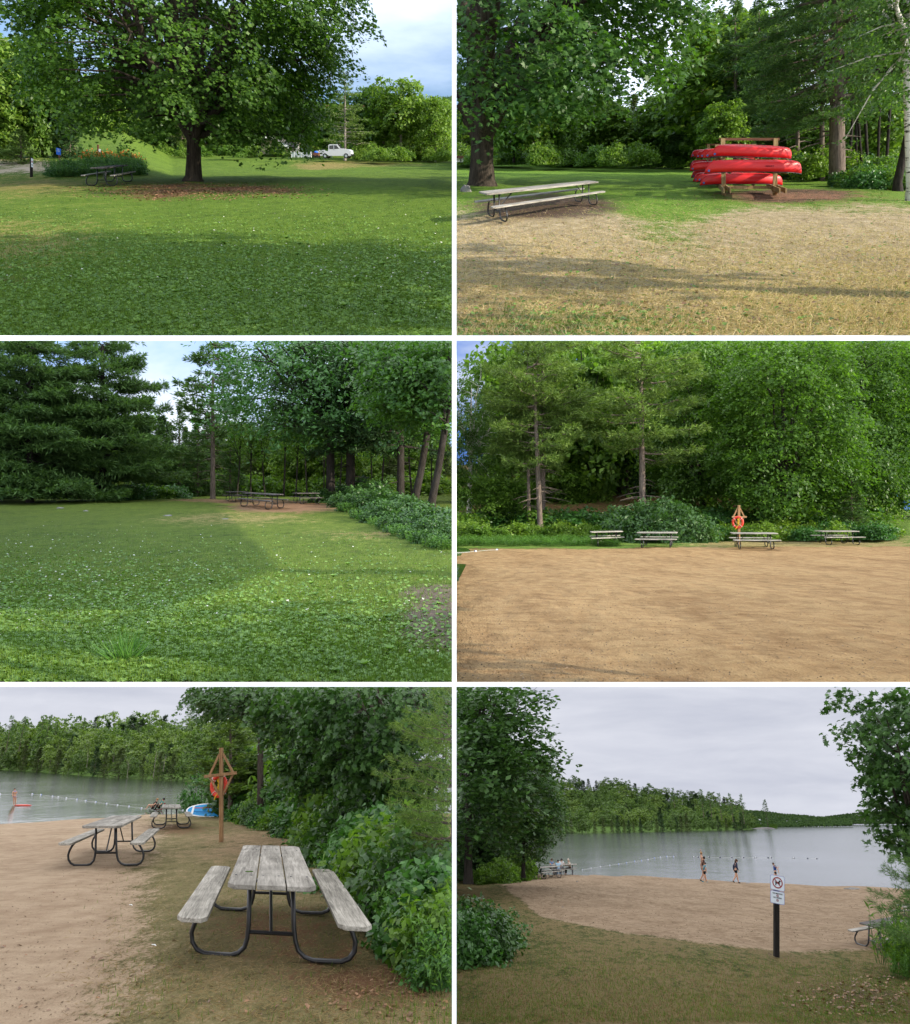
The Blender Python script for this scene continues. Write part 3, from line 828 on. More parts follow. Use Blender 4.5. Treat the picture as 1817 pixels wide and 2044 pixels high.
def rescue_post(fr, px, py, H, label, yaw=0, ring_side=-1, w=.095):
    X, Y = fr.at(px, py)
    r = root('rescue_post', fr, X, Y, 0, yaw, lean=True)
    tag(r, label, 'rescue post', 'timber posts holding a ring buoy')
    MB().box((0, 0, H / 2), (w, w, H)).build('post', M['wood_post'], r, bevel=.006)
    zb = H * .705; hw = H * .185
    MB().box((0, -.075, zb), (hw * 2, .05, .085)).build('crossbar', M['wood_post'], r, bevel=.005)
    for sx_ in (-1, 1):
        MB().beam((sx_ * .055, .0, H * .93), (sx_ * hw * .72, .0, zb + .02), .06, .06, (0, 1, 0)).build('brace', M['wood_post'], r)
        MB().beam((sx_ * hw * .72, .0, zb - .02), (sx_ * .05, .0, H * .49), .055, .055, (0, 1, 0)).build('brace', M['wood_post'], r)
    # the ring buoy hangs on the crossbar
    b = root('ring_buoy', fr, X, Y, 0, yaw, lean=True)
    mw = b.matrix_world.copy()
    b.matrix_world = mw @ Matrix.Translation((-.13, ring_side * .19, zb - .30)) @ Matrix.Rotation(-.35, 4, 'Z')
    tag(b, ('red ring buoy with yellow rope on ' + ('the brown post by the near bushes' if fr is P5 else 'the small pale post under the trees')), 'ring buoy')
    m = MB(); R_, r_ = .25, .062; n, q = 28, 10; V = []; Fc = []
    for i in range(n):
        a = 2 * math.pi * i / n
        for j in range(q):
            c = 2 * math.pi * j / q
            V.append(((R_ + r_ * math.cos(c)) * math.cos(a), r_ * math.sin(c) * .8, (R_ + r_ * math.cos(c)) * math.sin(a) * 1.12))
            Fc.append((i * q + j, i * q + (j + 1) % q, ((i + 1) % n) * q + (j + 1) % q, ((i + 1) % n) * q + j))
    m.add(V, Fc).build('ring', M['red_ring'], b, smooth=True)
    for a in (.8, 2.35, 3.9, 5.5):
        MB().tube([((R_ + .07 * math.cos(c)) * math.cos(a), .07 * math.sin(c) * .85, (R_ + .07 * math.cos(c)) * math.sin(a) * 1.12) for c in np.linspace(0, 6.283, 13)], .008, 5).build('band', M['rope'], b)
    rng = random.Random(3)
    pts = [(.05 * math.sin(i * 1.9) + .03, -.05 + .02 * math.cos(i), .24 - i * .033) for i in range(14)] + [(-.08, -.06, -.30), (-.12, -.06, -.38)]
    MB().tube(pts, .014, 5).build('rope', M['yellow'], b)
    MB().tube([(.03 + .05 * math.cos(i * 1.1), -.03, .2 - i * .025) for i in range(12)], .013, 5).build('rope', M['yellow'], b)
    return r

def sphere_floats(fr, pts, r, name, cat, label, group, mat='cloth_white', mat2='sticker', size=None):
    for (px, py) in pts:
        X, Y = fr.at(px, py); s = r * Y if size is None else size
        o = root(name, fr, X, Y, s * .2, random.Random(px).random() * 2)
        tag(o, label, cat, group)
        MB().ball((0, 0, 0), (s * 1.0, s * .75, s * .75), 10, 6).build('float_body', M[mat], o, smooth=True)
        MB().lathe([(s * .80, -s * .5), (s * .83, -s * .1), (s * .80, s * .3)], 10, axis='x').build('blue_band', M[mat2], o, smooth=True)

def rope_line(fr, pts, r, label, z=0.02):
    P = [(*fr.at(px, py), z) for px, py in pts]
    o = MB().tube(P, r, 5).build('float_rope', M['rope'], None, fr.M)
    return tag(o, label, 'rope')

# ---------------------------------------------------------------- people: one skinned body, clothes and hair as children
def skin_obj(name, verts, edges, rad, mat, parent, sub=1, rootv=0):
    me = bpy.data.meshes.new(name); me.from_pydata([tuple(v) for v in verts], edges, []); me.update()
    o = link(name, me, mat, parent)
    sk = o.modifiers.new('skin', 'SKIN')
    for i, rr in enumerate(rad):
        sv = me.skin_vertices[0].data[i]; sv.radius = rr if isinstance(rr, tuple) else (rr, rr); sv.use_root = (i == rootv)
    sb = o.modifiers.new('smooth', 'SUBSURF'); sb.levels = sub; sb.render_levels = sub
    return o

def person(fr, X, Y, Z, yaw, H, label, J, skin='skin', top=None, bottom=None, hair='hair_b', hairlong=False, shoes=None, sleeves=0.5, legs=0.55, extra=None, lean=True, group=None, skirt=0.0, bulk=1.0, hat=None):
    """J: joints in fractions of standing height, facing +x; hips hl/hr, knees, ankles, toes, chest, neck, head, elbows, wrists"""
    r = root('person', fr, X, Y, Z, yaw, lean=lean)
    tag(r, label, 'person', group)
    p = {k: Vector(v) * H for k, v in J.items()}
    names = ['pelvis', 'waist', 'chest', 'neck', 'skull', 'crown', 'shl', 'ell', 'wrl', 'hal', 'shr', 'elr', 'wrr', 'har', 'hipl', 'knl', 'anl', 'tol', 'hipr', 'knr', 'anr', 'tor']
    ch, pe = p['chest'], p['pelvis']
    up = (ch - pe).normalized()
    if 'waist' not in p: p['waist'] = (pe + ch) * .5
    hd = p['head']; nk = p['neck']; hu = (hd - nk).normalized()
    p['skull'] = hd - hu * .018 * H; p['crown'] = hd + hu * .045 * H
    for s in 'lr': p['ha' + s] = p['wr' + s] + (p['wr' + s] - p['el' + s]).normalized() * .045 * H
    V = [p[n] for n in names]
    ix = {n: i for i, n in enumerate(names)}
    E = [(ix[a], ix[b]) for a, b in (('pelvis', 'waist'), ('waist', 'chest'), ('chest', 'neck'), ('neck', 'skull'), ('skull', 'crown'), ('chest', 'shl'), ('shl', 'ell'), ('ell', 'wrl'), ('wrl', 'hal'), ('chest', 'shr'), ('shr', 'elr'), ('elr', 'wrr'), ('wrr', 'har'),
                                     ('pelvis', 'hipl'), ('hipl', 'knl'), ('knl', 'anl'), ('anl', 'tol'), ('pelvis', 'hipr'), ('hipr', 'knr'), ('knr', 'anr'), ('anr', 'tor'))]
    h = H * bulk
    R = [.062, .055, .068, .030, .052, .040, .034, .026, .017, .016, .034, .026, .017, .016, .052, .036, .022, .018, .052, .036, .022, .018]
    R = [x * h for x in R]
    fs = []
    for s in 'lr':                                # five fingers on each hand
        a = p['ha' + s]; d = (p['ha' + s] - p['wr' + s]).normalized(); sd = d.cross(Vector((0.3, .2, 1))).normalized()
        for i, (o_, ln) in enumerate(((-.016, .030), (-.006, .040), (.004, .043), (.013, .038), (.020, .026))):
            V.append(a + sd * o_ * H + d * ln * H * .6 + Vector((0, 0, -.004 * H))); E.append((ix['ha' + s], len(V) - 1)); R.append(.0055 * H)
    skin_obj('body', V, E, R, M[skin], r)
    if top:
        e = sleeves
        vs = [pe + up * .01 * H, p['waist'], ch, ch + (nk - ch) * .72, p['shl'], p['shl'].lerp(p['ell'], min(1, e)), p['shr'], p['shr'].lerp(p['elr'], min(1, e))]
        es = [(0, 1), (1, 2), (2, 3), (2, 4), (4, 5), (2, 6), (6, 7)]
        rs = [.074, .070, .080, .040, .046, .040, .046, .040]
        if e > 1:
            vs += [p['wrl'], p['wrr']]; es += [(5, 8), (7, 9)]; rs += [.027, .027]
        skin_obj('shirt', vs, es, [x * h for x in rs], M[top], r)
    if bottom:
        e = legs
        vs = [pe + up * .03 * H, p['hipl'], p['hipl'].lerp(p['knl'], min(1, e)), p['hipr'], p['hipr'].lerp(p['knr'], min(1, e))]
        es = [(0, 1), (1, 2), (0, 3), (3, 4)]; rs = [.068, .062, .052 + skirt, .062, .052 + skirt]
        if e > 1: vs += [p['anl'], p['anr']]; es += [(2, 5), (4, 6)]; rs += [.032, .032]
        skin_obj('trousers' if e > 1 else 'shorts', vs, es, [x * h for x in rs], M[bottom], r)
    fd = Vector((1, 0, 0)) if 'face' not in J else Vector(J['face']).normalized()
    m = MB(); c = p['skull'].lerp(p['crown'], .62) - fd * .012 * H
    m.ball(c, (.058 * H, .056 * H, .060 * H), 10, 7)
    if hairlong: m.ball(c + Vector((-.03, 0, -.055)) * H - fd * .015 * H, (.040 * H, .055 * H, .085 * H), 8, 6)
    m.build('hat' if hat else 'hair', M[hat or hair], r, smooth=True)
    if hat: MB().ball(c + Vector((0, 0, .066)) * H, .022 * H, 8, 5).build('bobble', M[hat], r, smooth=True)
    m = MB(); f0 = p['skull'].lerp(p['crown'], .25); sd = fd.cross(Vector((0, 0, 1))).normalized()
    m.ball(f0 + fd * .055 * H, (.009 * H, .009 * H, .012 * H), 6, 4)
    m.build('nose', M[skin], r, smooth=True)
    m = MB()
    for q in (-1, 1): m.ball(f0 + fd * .050 * H + sd * q * .019 * H + Vector((0, 0, .014 * H)), .0055 * H, 6, 4)
    m.ball(f0 + fd * .050 * H - Vector((0, 0, .024 * H)), (.006 * H, .014 * H, .004 * H), 6, 4)
    m.build('face_features', M['hair_d'], r, smooth=True)
    if shoes:
        for s in 'lr':
            a, t_ = p['an' + s], p['to' + s]
            skin_obj('shoe', [a + (a - t_) * .35 - Vector((0, 0, .004 * H)), a.lerp(t_, .5), t_ + (t_ - a) * .2], [(0, 1), (1, 2)], [.026 * H, .028 * H, .020 * H], M[shoes], r)
    return r

STAND = dict(pelvis=(0, 0, .52), chest=(0, 0, .74), neck=(0, 0, .84), head=(.01, 0, .915), shl=(0, .105, .80), ell=(-.02, .125, .64), wrl=(.02, .13, .50), shr=(0, -.105, .80), elr=(-.02, -.125, .64), wrr=(.02, -.13, .50),
             hipl=(0, .05, .49), knl=(.01, .055, .27), anl=(0, .055, .04), tol=(.07, .06, .02), hipr=(0, -.05, .49), knr=(.01, -.055, .27), anr=(0, -.055, .04), tor=(.07, -.06, .02))
WALK = dict(STAND, knl=(.07, .05, .28), anl=(.13, .05, .04), tol=(.20, .05, .03), knr=(-.02, -.05, .27), anr=(-.13, -.05, .055), tor=(-.07, -.05, .02), ell=(-.08, .12, .65), wrl=(-.06, .12, .51), elr=(.02, -.12, .64), wrr=(.08, -.11, .52), head=(.03, 0, .905))
RUN = dict(STAND, pelvis=(0, 0, .48), chest=(-.04, 0, .70), neck=(-.07, 0, .80), head=(-.11, 0, .865), shl=(-.05, .10, .76), shr=(-.05, -.10, .76), ell=(.10, .14, .74), wrl=(.22, .16, .76), elr=(.09, -.14, .64), wrr=(.12, -.16, .50),
           hipl=(.02, .05, .46), knl=(.10, .06, .27), anl=(.20, .06, .05), tol=(.26, .06, .03), hipr=(-.02, -.05, .46), knr=(-.09, -.06, .27), anr=(-.12, -.06, .05), tor=(-.05, -.06, .02), face=(-.6, -.6, 0))
SIT = dict(pelvis=(0, 0, .30), chest=(.05, 0, .50), neck=(.06, 0, .60), head=(.09, 0, .675), shl=(.05, .105, .56), ell=(.12, .14, .43), wrl=(.26, .10, .44), shr=(.05, -.105, .56), elr=(.12, -.14, .43), wrr=(.26, -.10, .44),
           hipl=(.02, .05, .29), knl=(.25, .06, .29), anl=(.25, .06, .05), tol=(.32, .06, .03), hipr=(.02, -.05, .29), knr=(.25, -.06, .29), anr=(.25, -.06, .05), tor=(.32, -.06, .03))
LOUNGE = dict(pelvis=(0, 0, .10), chest=(-.10, 0, .28), neck=(-.14, 0, .37), head=(-.15, 0, .445), shl=(-.11, .105, .34), ell=(-.02, .15, .22), wrl=(.10, .14, .22), shr=(-.11, -.105, .34), elr=(-.02, -.15, .22), wrr=(.10, -.14, .22),
              hipl=(.02, .05, .10), knl=(.20, .07, .24), anl=(.30, .07, .05), tol=(.37, .07, .03), hipr=(.02, -.05, .10), knr=(.18, -.07, .25), anr=(.26, -.07, .05), tor=(.33, -.07, .03))

def person_px(fr, px, py, hpx, frac=1.0, **kw):
    X, Y = fr.at(px, py); wy = Y * fr.ca + fr.h * fr.sa
    return person(fr, X, Y, kw.pop('Z', 0.0), kw.pop('yaw', 0.0), hpx * wy / F / frac, kw.pop('label'), kw.pop('J'), **kw)

def sign_plate(parent, w, h, c, mat='paper', border=None, r=.03, t=.006):
    """a plate with rounded corners facing -y"""
    def rr(w_, h_, r_):
        P = []
        for cx, cz, a0 in ((w_ / 2 - r_, h_ / 2 - r_, 0), (-w_ / 2 + r_, h_ / 2 - r_, 90), (-w_ / 2 + r_, -h_ / 2 + r_, 180), (w_ / 2 - r_, -h_ / 2 + r_, 270)):
            for q in range(0, 91, 30): P.append((cx + r_ * math.cos(math.radians(a0 + q)) + c[0], cz + r_ * math.sin(math.radians(a0 + q)) + c[2]))
        return P
    o = MB().prism(rr(w, h, r), c[1] - t, c[1]).build('sign_plate', M[border or mat], parent)
    if border: MB().prism(rr(w - .03, h - .03, r * .8), c[1] - t - .002, c[1] - t + .001).build('plate_face', M[mat], o)
    return o

def text(parent, s, size, c, mat, sx_=1.0, bold=True):
    cu = bpy.data.curves.new('lettering', 'FONT'); cu.body = s; cu.size = size; cu.align_x = 'CENTER'; cu.align_y = 'CENTER'; cu.extrude = .001
    if bold: cu.offset = size * .028
    o = bpy.data.objects.new('lettering', cu); COL.objects.link(o); cu.materials.append(M[mat])
    me = bpy.data.meshes.new_from_object(o); bpy.data.objects.remove(o)
    me.transform(Matrix.Translation(c) @ Matrix.Rotation(math.pi / 2, 4, 'X') @ Matrix.Diagonal((sx_, 1, 1, 1)))
    if not me.materials: me.materials.append(M[mat])
    return link('lettering', me, None, parent)
def ringmesh(r0, r1, y, c, n=32, t=.002):
    m = MB(); V = []; Fc = []
    for i in range(n):
        a = 2 * math.pi * i / n
        for rr_ in (r0, r1): V.append((c[0] + rr_ * math.cos(a), y, c[1] + rr_ * math.sin(a)))
    for i in range(n):
        j = (i + 1) % n; Fc.append((i * 2, i * 2 + 1, j * 2 + 1, j * 2))
    return m.add(V, Fc)
def rock(fr, px, py, w, h, label, mat='stone', Y=None, d=.7, seed=1, group=None, cat='rock', z=-.05, name='rock'):
    X, Yy = fr.at(px, py); wy = Yy * fr.ca + fr.h * fr.sa
    W_, H_ = w * wy / F, h * wy / F
    rg = random.Random(seed); m = MB(); m.ball((0, 0, 0), (1, 1, 1), 14, 9)
    ph = [rg.random() * 6 for _ in range(6)]
    def xf(p):
        f = 1 + .16 * math.sin(3 * p[0] + ph[0]) * math.cos(2.5 * p[1] + ph[1]) + .10 * math.sin(6 * p[2] + 5 * p[0] + ph[2]) + .06 * math.sin(11 * p[0] + 9 * p[1] + ph[3])
        return (p[0] * f * W_ / 2, p[1] * f * W_ / 2 * d, max(-.15, p[2] * f * H_ * .85 + H_ * .1))
    o = m.build(name, M[mat], None, place_matrix(fr, X, Yy, z), xf=xf)
    return tag(o, label, cat, group)
# ---------------------------------------------------------------- white lattice between the six views
def lattice():
    yy = 4.4; t = .10
    r = root('white_lattice', Frame(CY, 0, P1.cell), 0, 0, 0)
    r.matrix_world = Matrix.Identity(4)
    def bar(x0, y0, x1, y1):
        m = MB(); V = []
        for yd in (yy, yy + t):
            g = yy if yd == yy else (yy + t)
            k = 1.0 if yd == yy else .999
            cx_, cy_ = (x0 + x1) / 2, (y0 + y1) / 2
            for (a, b) in ((x0, y0), (x1, y0), (x1, y1), (x0, y1)):
                if abs(x1 - x0) < abs(y1 - y0): a = cx_ + (a - cx_) * (1 if yd == yy else .8)
                else: b = cy_ + (b - cy_) * (1 if yd == yy else .8)
                V.append(((a - CX) / F * g, yd, (CY - b) / F * g))
        m.add(V, [(0, 1, 2, 3), (7, 6, 5, 4), (0, 4, 5, 1), (1, 5, 6, 2), (2, 6, 7, 3), (3, 7, 4, 0)])
        return m
    for (nm, q) in (('upright', (902.5, -120, 911.5, 669.5)), ('upright', (902.5, 680, 911.5, 1361.5)), ('upright', (902.5, 1371, 911.5, 2160)),
                    ('crosspiece', (-160, 669.5, 1977, 680)), ('crosspiece', (-160, 1361.5, 1977, 1371))):
        o = bar(*q).build(nm, M['white'], r)
    tag(r, 'slim white painted framework parting the six park views', 'framework', kind='structure')
lattice()

# ---------------------------------------------------------------- skies
def sky_mat(name, c0, c1, strength, scale, lo=.4, hi=.65, mscale=(1, 1, 3)):
    t = NT(name); c = t.coord(mscale); n = t.noise(c, scale, 6, .55, .3)
    e = t.n('Emission'); e.inputs[1].default_value = strength
    t.l(t.ramp(n, [(lo, c0), (hi, c1)]), e.inputs[0]); return t.end(e.outputs[0])

def sky_dome(name, y0, py_top, py_bot, far, mat, xs=(-1100, 2900), sides=False):
    """the sky over one row of places: it starts over the viewer's end, runs away overhead and comes down beyond the last trees"""
    a, b = (xs[0] - CX) / F, (xs[1] - CX) / F
    zt = (CY - py_top) / F; zb = (CY - py_bot) / F
    V = []; n = 24
    for (y, z) in [(y0, zt), (far * .5, zt), (far * .97, zt), (far, zt * .97 + zb * .03), (far, zb)]:
        for i in range(n + 1):
            x = a + (b - a) * i / n
            V.append((x * y, y, z * y))
    Fc = [(i * (n + 1) + j, i * (n + 1) + j + 1, (i + 1) * (n + 1) + j + 1, (i + 1) * (n + 1) + j) for i in range(4) for j in range(n)]
    m = MB().add(V, Fc)
    if sides:
        for x in (a, b):
            m.add([(x * y0, y0, zt * y0), (x * far, far, zt * far), (x * far, far, zb * far), (x * y0, y0, zb * y0)], [(0, 1, 2, 3)])
    o = m.build(name, mat)
    return tag(o, kind='structure')
M['sky2'] = sky_mat('sky_fill_sheet', (.60, .76, 1.0), (1.0, 1.01, 1.0), 1.45, .010, .38, .52, (1, 1, 2))  # glow of the sheet added above the middle row to light it
M['sky3'] = sky_mat('overcast_sky', (.46, .48, .56), (.60, .615, .68), 0.68, .0035, .35, .7, (1, .6, 5))
M['sky2b'] = sky_mat('pale_sky', (.42, .62, 1.0), (1.0, 1.03, 1.06), .70, .010, .38, .60, (1, 1, 2))
M['sky2c'] = sky_mat('blue_sky', (.12, .26, .70), (.75, .82, .95), .60, .012, .52, .72, (1, 1, 2))
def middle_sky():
    m = MB(); n = 10                              # unseen glowing sheet added beneath the upper lawns for light; backdrop beyond the forest
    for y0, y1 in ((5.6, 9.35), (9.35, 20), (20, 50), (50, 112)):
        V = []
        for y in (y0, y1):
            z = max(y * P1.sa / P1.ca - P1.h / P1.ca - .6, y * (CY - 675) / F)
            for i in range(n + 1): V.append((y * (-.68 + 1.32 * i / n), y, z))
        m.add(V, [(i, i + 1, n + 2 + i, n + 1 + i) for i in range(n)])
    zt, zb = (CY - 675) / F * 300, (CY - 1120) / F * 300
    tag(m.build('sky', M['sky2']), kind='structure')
    for x0, x1, mt in ((-430, .3, 'sky2b'), (.3, 430, 'sky2c')):
        o = MB().add([(x0, 300, zt), (x1, 300, zt), (x1, 300, zb), (x0, 300, zb)], [(0, 1, 2, 3)]).build('sky', M[mt]); tag(o, kind='structure')
middle_sky()
M['sky3_fill'] = sky_mat('overcast_fill_sheet', (.56, .57, .60), (.68, .69, .72), 1.55, .004, .35, .7, (1, .6, 5))   # overcast sheet added out of sight overhead, brightened to light the lake places
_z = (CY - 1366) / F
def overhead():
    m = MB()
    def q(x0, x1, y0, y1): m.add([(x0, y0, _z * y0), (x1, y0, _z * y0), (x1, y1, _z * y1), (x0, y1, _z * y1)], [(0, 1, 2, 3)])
    q(-60, 60, -45, -.3); q(-60, -.5, -.3, 3); q(.5, 60, -.3, 3); q(-.5, .5, .6, 3)  # also runs behind the viewer, added to stop sun leaking in
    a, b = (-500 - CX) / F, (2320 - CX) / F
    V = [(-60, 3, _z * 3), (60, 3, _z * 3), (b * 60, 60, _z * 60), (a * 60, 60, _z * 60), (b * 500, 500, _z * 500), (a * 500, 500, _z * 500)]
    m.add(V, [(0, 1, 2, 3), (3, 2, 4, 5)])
    o = m.build('sky', M['sky3_fill']); tag(o, kind='structure')
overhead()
sky_dome('sky', 500, 1366, 1720, 1200, M['sky3'], (-500, 2320), sides=True)
for sx_ in ((-500 - CX) / F, (2320 - CX) / F):      # unseen side sheets added to block the sun
    o = MB().add([(sx_ * 3 * 1.5, 3, _z * 3), (sx_ * 500, 500, _z * 500), (sx_ * 500, 500, -240), (sx_ * 3 * 1.5, 3, -6)], [(0, 1, 2, 3)]).build('sky', M['sky3']); tag(o, kind='structure')

# ---------------------------------------------------------------- shared plants
lod = 1.0
FD = [deciduous(41 + i, H=10, rx=3.2 + .5 * i, nspray=230, nleaf=36, leaf=.42, rad=.80, nlimb=6, nsub=14, leafm=m_, barkm='bark_pale' if i == 1 else 'bark_dark', fork=.25, r0=.16, sides=5, zmin=(.8, .8), rz=4.4) for i, m_ in enumerate(['leaf_mid', 'leaf_bright', 'leaf_birch'])]
FP = [conifer(51 + i, H=12, Lb=2.6 + .5 * i, r0=.17, h0=1.6, gap=.55, nb=6, tuft=30, needle=.40, per=5, leafm=m_, up=.2, sides=5) for i, m_ in enumerate(['needle', 'needle_y'])]
FS = [conifer(61 + i, H=10, Lb=1.9, r0=.12, h0=.5, gap=.30, nb=7, tuft=18, needle=.36, per=5, leafm=m_, droop=.25, up=.05, w=.35, sides=4) for i, m_ in enumerate(['needle_b', 'cedar'])]
SH = [shrub(71 + i, 1.4, 1.3, 110, 34, .17, QUAD, .38, m_) for i, m_ in enumerate(['leaf_shrub', 'leaf_mid', 'leaf_bright'])]
WD = [weeds(81, 1.0, .9, 70), weeds(82, .8, .6, 50, 'leaf_mid', .12)]
# tiny ones for the far shores
XD = [deciduous(141 + i, H=10, rx=4.6, nspray=90, nleaf=16, leaf=.85, rad=1.1, nlimb=3, nsub=0, leafm=m_, barkm='bark_pale', fork=.3, r0=.12, sides=4, rz=4.7, amt=.2, fill=.25) for i, m_ in enumerate(['far_leaf', 'far_leaf2', 'far_leaf'])]
XP = [conifer(151 + i, H=12, Lb=2.4, r0=.16, h0=3.0, gap=.8, nb=5, tuft=9, needle=.75, per=3, leafm='needle', up=.3, sides=4, skip=.15, barkm='bark_pine') for i in range(2)]
XC = [conifer(161 + i, H=10, Lb=2.1, r0=.10, h0=.2, gap=.5, nb=6, tuft=7, needle=.7, per=3, leafm=m_, droop=.2, up=.05, w=.4, sides=4) for i, m_ in enumerate(['needle_b', 'cedar'])]

rnd = random.Random(11)
def belt(fr, line, Y0, specs, n, hpx, group, label, jitter=.12, lift=0.0, yaw=True, wk=(.9, 1.4)):
    """a row of trees whose feet follow a line"""
    xs = [p[0] for p in line]
    for i in range(n):
        px = xs[0] + (xs[-1] - xs[0]) * (i + .5 + rnd.uniform(-.4, .4)) / n
        py = float(interp_line(line)(px)); Y = Y0 * (1 + rnd.uniform(-jitter, jitter))
        pr, hh, nm, lb = rnd.choice(specs)
        hp = hpx(px) * rnd.uniform(.82, 1.12) if callable(hpx) else hpx * rnd.uniform(.8, 1.15)
        plant_px(nm, pr, fr, px, py, hpx=hp, h=hh, wk=rnd.uniform(*wk), pY=Y, yaw=rnd.uniform(0, 6.28), label=lb or label, cat='tree' if nm != 'shrub' else 'shrub', group=group)

# ================================================================ PLACE 1: big maple on the lawn
M['g1'] = ground_mat('lawn', (.062, .115, .012), (.125, .195, .022), (.13, .060, .032), (.21, .17, .055), (.30, .25, .09), (.45, .33, .22), (.5, .4, .3))
def mask1(X, Y):
    d = blob(X, Y, 395, 376, 180, 16, .6) * .50 + blob(X, Y, 300, 392, 120, 18, .8) * .30 + blob(X, Y, 560, 378, 90, 7, .8) * .35
    d = np.maximum(d, blob(X, Y, 40, 560, 60, 12, .6) * .45 + blob(X, Y, 90, 620, 60, 9, .6) * .4)
    y = blob(X, Y, 60, 370, 200, 20, .7) * .42 + blob(X, Y, 730, 330, 110, 3, .8) * .5 + blob(X, Y, 640, 335, 60, 4, .5) * .5 + blob(X, Y, 60, 480, 160, 60, .8) * .40 + .12
    s = blob(X, Y, 40, 352, 130, 5, .4) * .55
    d = np.where(Y < 318.5, .55, d)
    return np.stack([np.clip(d, 0, 1), np.clip(y, 0, 1), s], 1)
def bed_z(Y): return np.clip((Y - 48) / 14, 0, 1) * 1.1 + np.clip((Y - 62) / 60, 0, 1) * 2.5
def wl1(PX): return np.clip((345 - PX) / 90, 0, 1)
def on_rise(px, Y):
    z = float(bed_z(Y) * wl1(px)); wy = Y * P1.ca + (P1.h - z) * P1.sa
    return ((px - CX) / F * wy, Y, z)
def hill1(X, Y, PX):
    left = np.clip((330 - PX) / 330, 0, 1)
    return wl1(PX) * bed_z(Y) + (1 - left) * np.clip((Y - 85) / 28, 0, 1) * np.interp(PX, [300, 560, 700, 760], [.9, .9, .5, .25]) + np.clip((Y - 122) / 38, 0, 1) ** 1.5 * 9
ground('lawn', P1, mask1, far=165, mat=M['g1'], hill=hill1)

MAPLE1 = deciduous(3, H=16, rx=9.5, rz=7.2, zc=8.4, r0=.42, fork=.13, nspray=1500, nleaf=96, leaf=.19, shape=QUAD * [1.5, 1, 1], rad=1.2, nlimb=26, nsub=300, leafm='leaf_maple', zmin=(3.7, 1.2), fill=.24, tilt=.42, thin=.55, amt=.11, droop=.5, off=-.7, thick=.07, zslope=.75, flare=1.7, sides=10, rise=.9, twig=.018)
X, Y = P1.at(387, 362)
plant('maple_tree', MAPLE1, P1, X, Y, yaw=.0, label='broad dark maple in the middle of the lawn, picnic table at its left', cat='maple tree', grow=120)
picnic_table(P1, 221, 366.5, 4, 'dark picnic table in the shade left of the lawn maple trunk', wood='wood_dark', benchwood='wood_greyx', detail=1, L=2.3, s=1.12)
picnic_table(P1, 416, 317.4, 90, 'small pale picnic table behind the lawn maple trunk', detail=1, group=None)
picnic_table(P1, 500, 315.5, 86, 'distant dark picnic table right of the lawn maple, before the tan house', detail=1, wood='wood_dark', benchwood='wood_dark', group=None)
picnic_table(P1, 12, 349, 60, 'picnic table cut by the left edge beside the bright conifer', detail=1, group=None)
def simple_post(fr, px, py, hpx, w, mat, label, cat, name='sign_post', lean=True, yaw=0.0, pY=None):
    if pY: p = fr.pt(px, py, pY); X, Y, Z = p
    else: X, Y = fr.at(px, py); Z = 0
    wy = Y * fr.ca + fr.h * fr.sa; u = wy / F
    r = root(name, fr, X, Y, Z, yaw, lean=lean)
    MB().box((0, 0, hpx * u / 2), (w * u, w * u, hpx * u)).build('post', M[mat], r, bevel=.01)
    return tag(r, label, cat), u
r, u = simple_post(P1, 63, 357.5, 40, 4.2, 'post_black', 'short black post with a narrow white notice, left of the flower bed', 'sign post')
sign_plate(r, 4.0 * u, 16 * u, (2.6 * u, -2.4 * u, 31 * u), r=.01)
MB().box((2.6 * u, -2.4 * u - .011, 33 * u), (2.2 * u, .004, 3 * u)).build('red_mark', M['sign_red'], r)
MB().box((2.6 * u, -2.4 * u - .011, 27 * u), (2.4 * u, .004, 1.2 * u)).build('text_line', M['black'], r)
r, u = simple_post(P1, 119, 331, 30, 2.6, 'wood_red', 'tall blue notice on a brown post behind the black post', 'sign post', pY=56)
o = sign_plate(r, 9 * u, 12 * u, (-1 * u, -1.7 * u, 26 * u), 'blue', r=.02)
for k in range(3): MB().box((-1.5 * u + .4 * k * u, -1.7 * u - .009, (30 - 1.7 * k) * u), (4 * u, .004, .6 * u)).build('text_line', M['paper'], o)
r, u = simple_post(P1, 196, 324, 32, 3.0, 'wood_red', 'brown post with a small pale notice in the orange lilies', 'sign post', pY=59)
sign_plate(r, 5 * u, 10 * u, (3.5 * u, -1 * u, 20 * u), r=.02)
# flower bed
for i in range(26):
    t_ = (i % 13) / 12; row = i // 13
    px = 112 + t_ * 168 + rnd.uniform(-5, 5); Yb = 49.5 + 2.5 * t_ + row * 4.0 + rnd.uniform(-.5, .5)
    pr = WD[0] if i % 3 else SH[0]; k_ = (.72 if i % 3 else .45)
    X, Y, Z = on_rise(px, Yb)
    plant('flower_clump', pr, P1, X, Y, Z, sc=(k_, k_, k_ * .95), yaw=i, label='leafy green clump in the long bed behind the picnic table', cat='plant', group='leafy clumps in the flower bed')
LILY = weeds(85, 1.0, 1.0, 40, 'leaf_weed', .3, 9, 'orange')
for i in range(10):
    X, Y, Z = on_rise(168 + i * 12, 57.5 + (i % 3) * .8)
    plant('lily_clump', LILY, P1, X, Y, Z, sc=(.7, .7, .72), yaw=i, label='clump of orange lilies at the back of the long bed', cat='flowers', group='orange lily clumps')
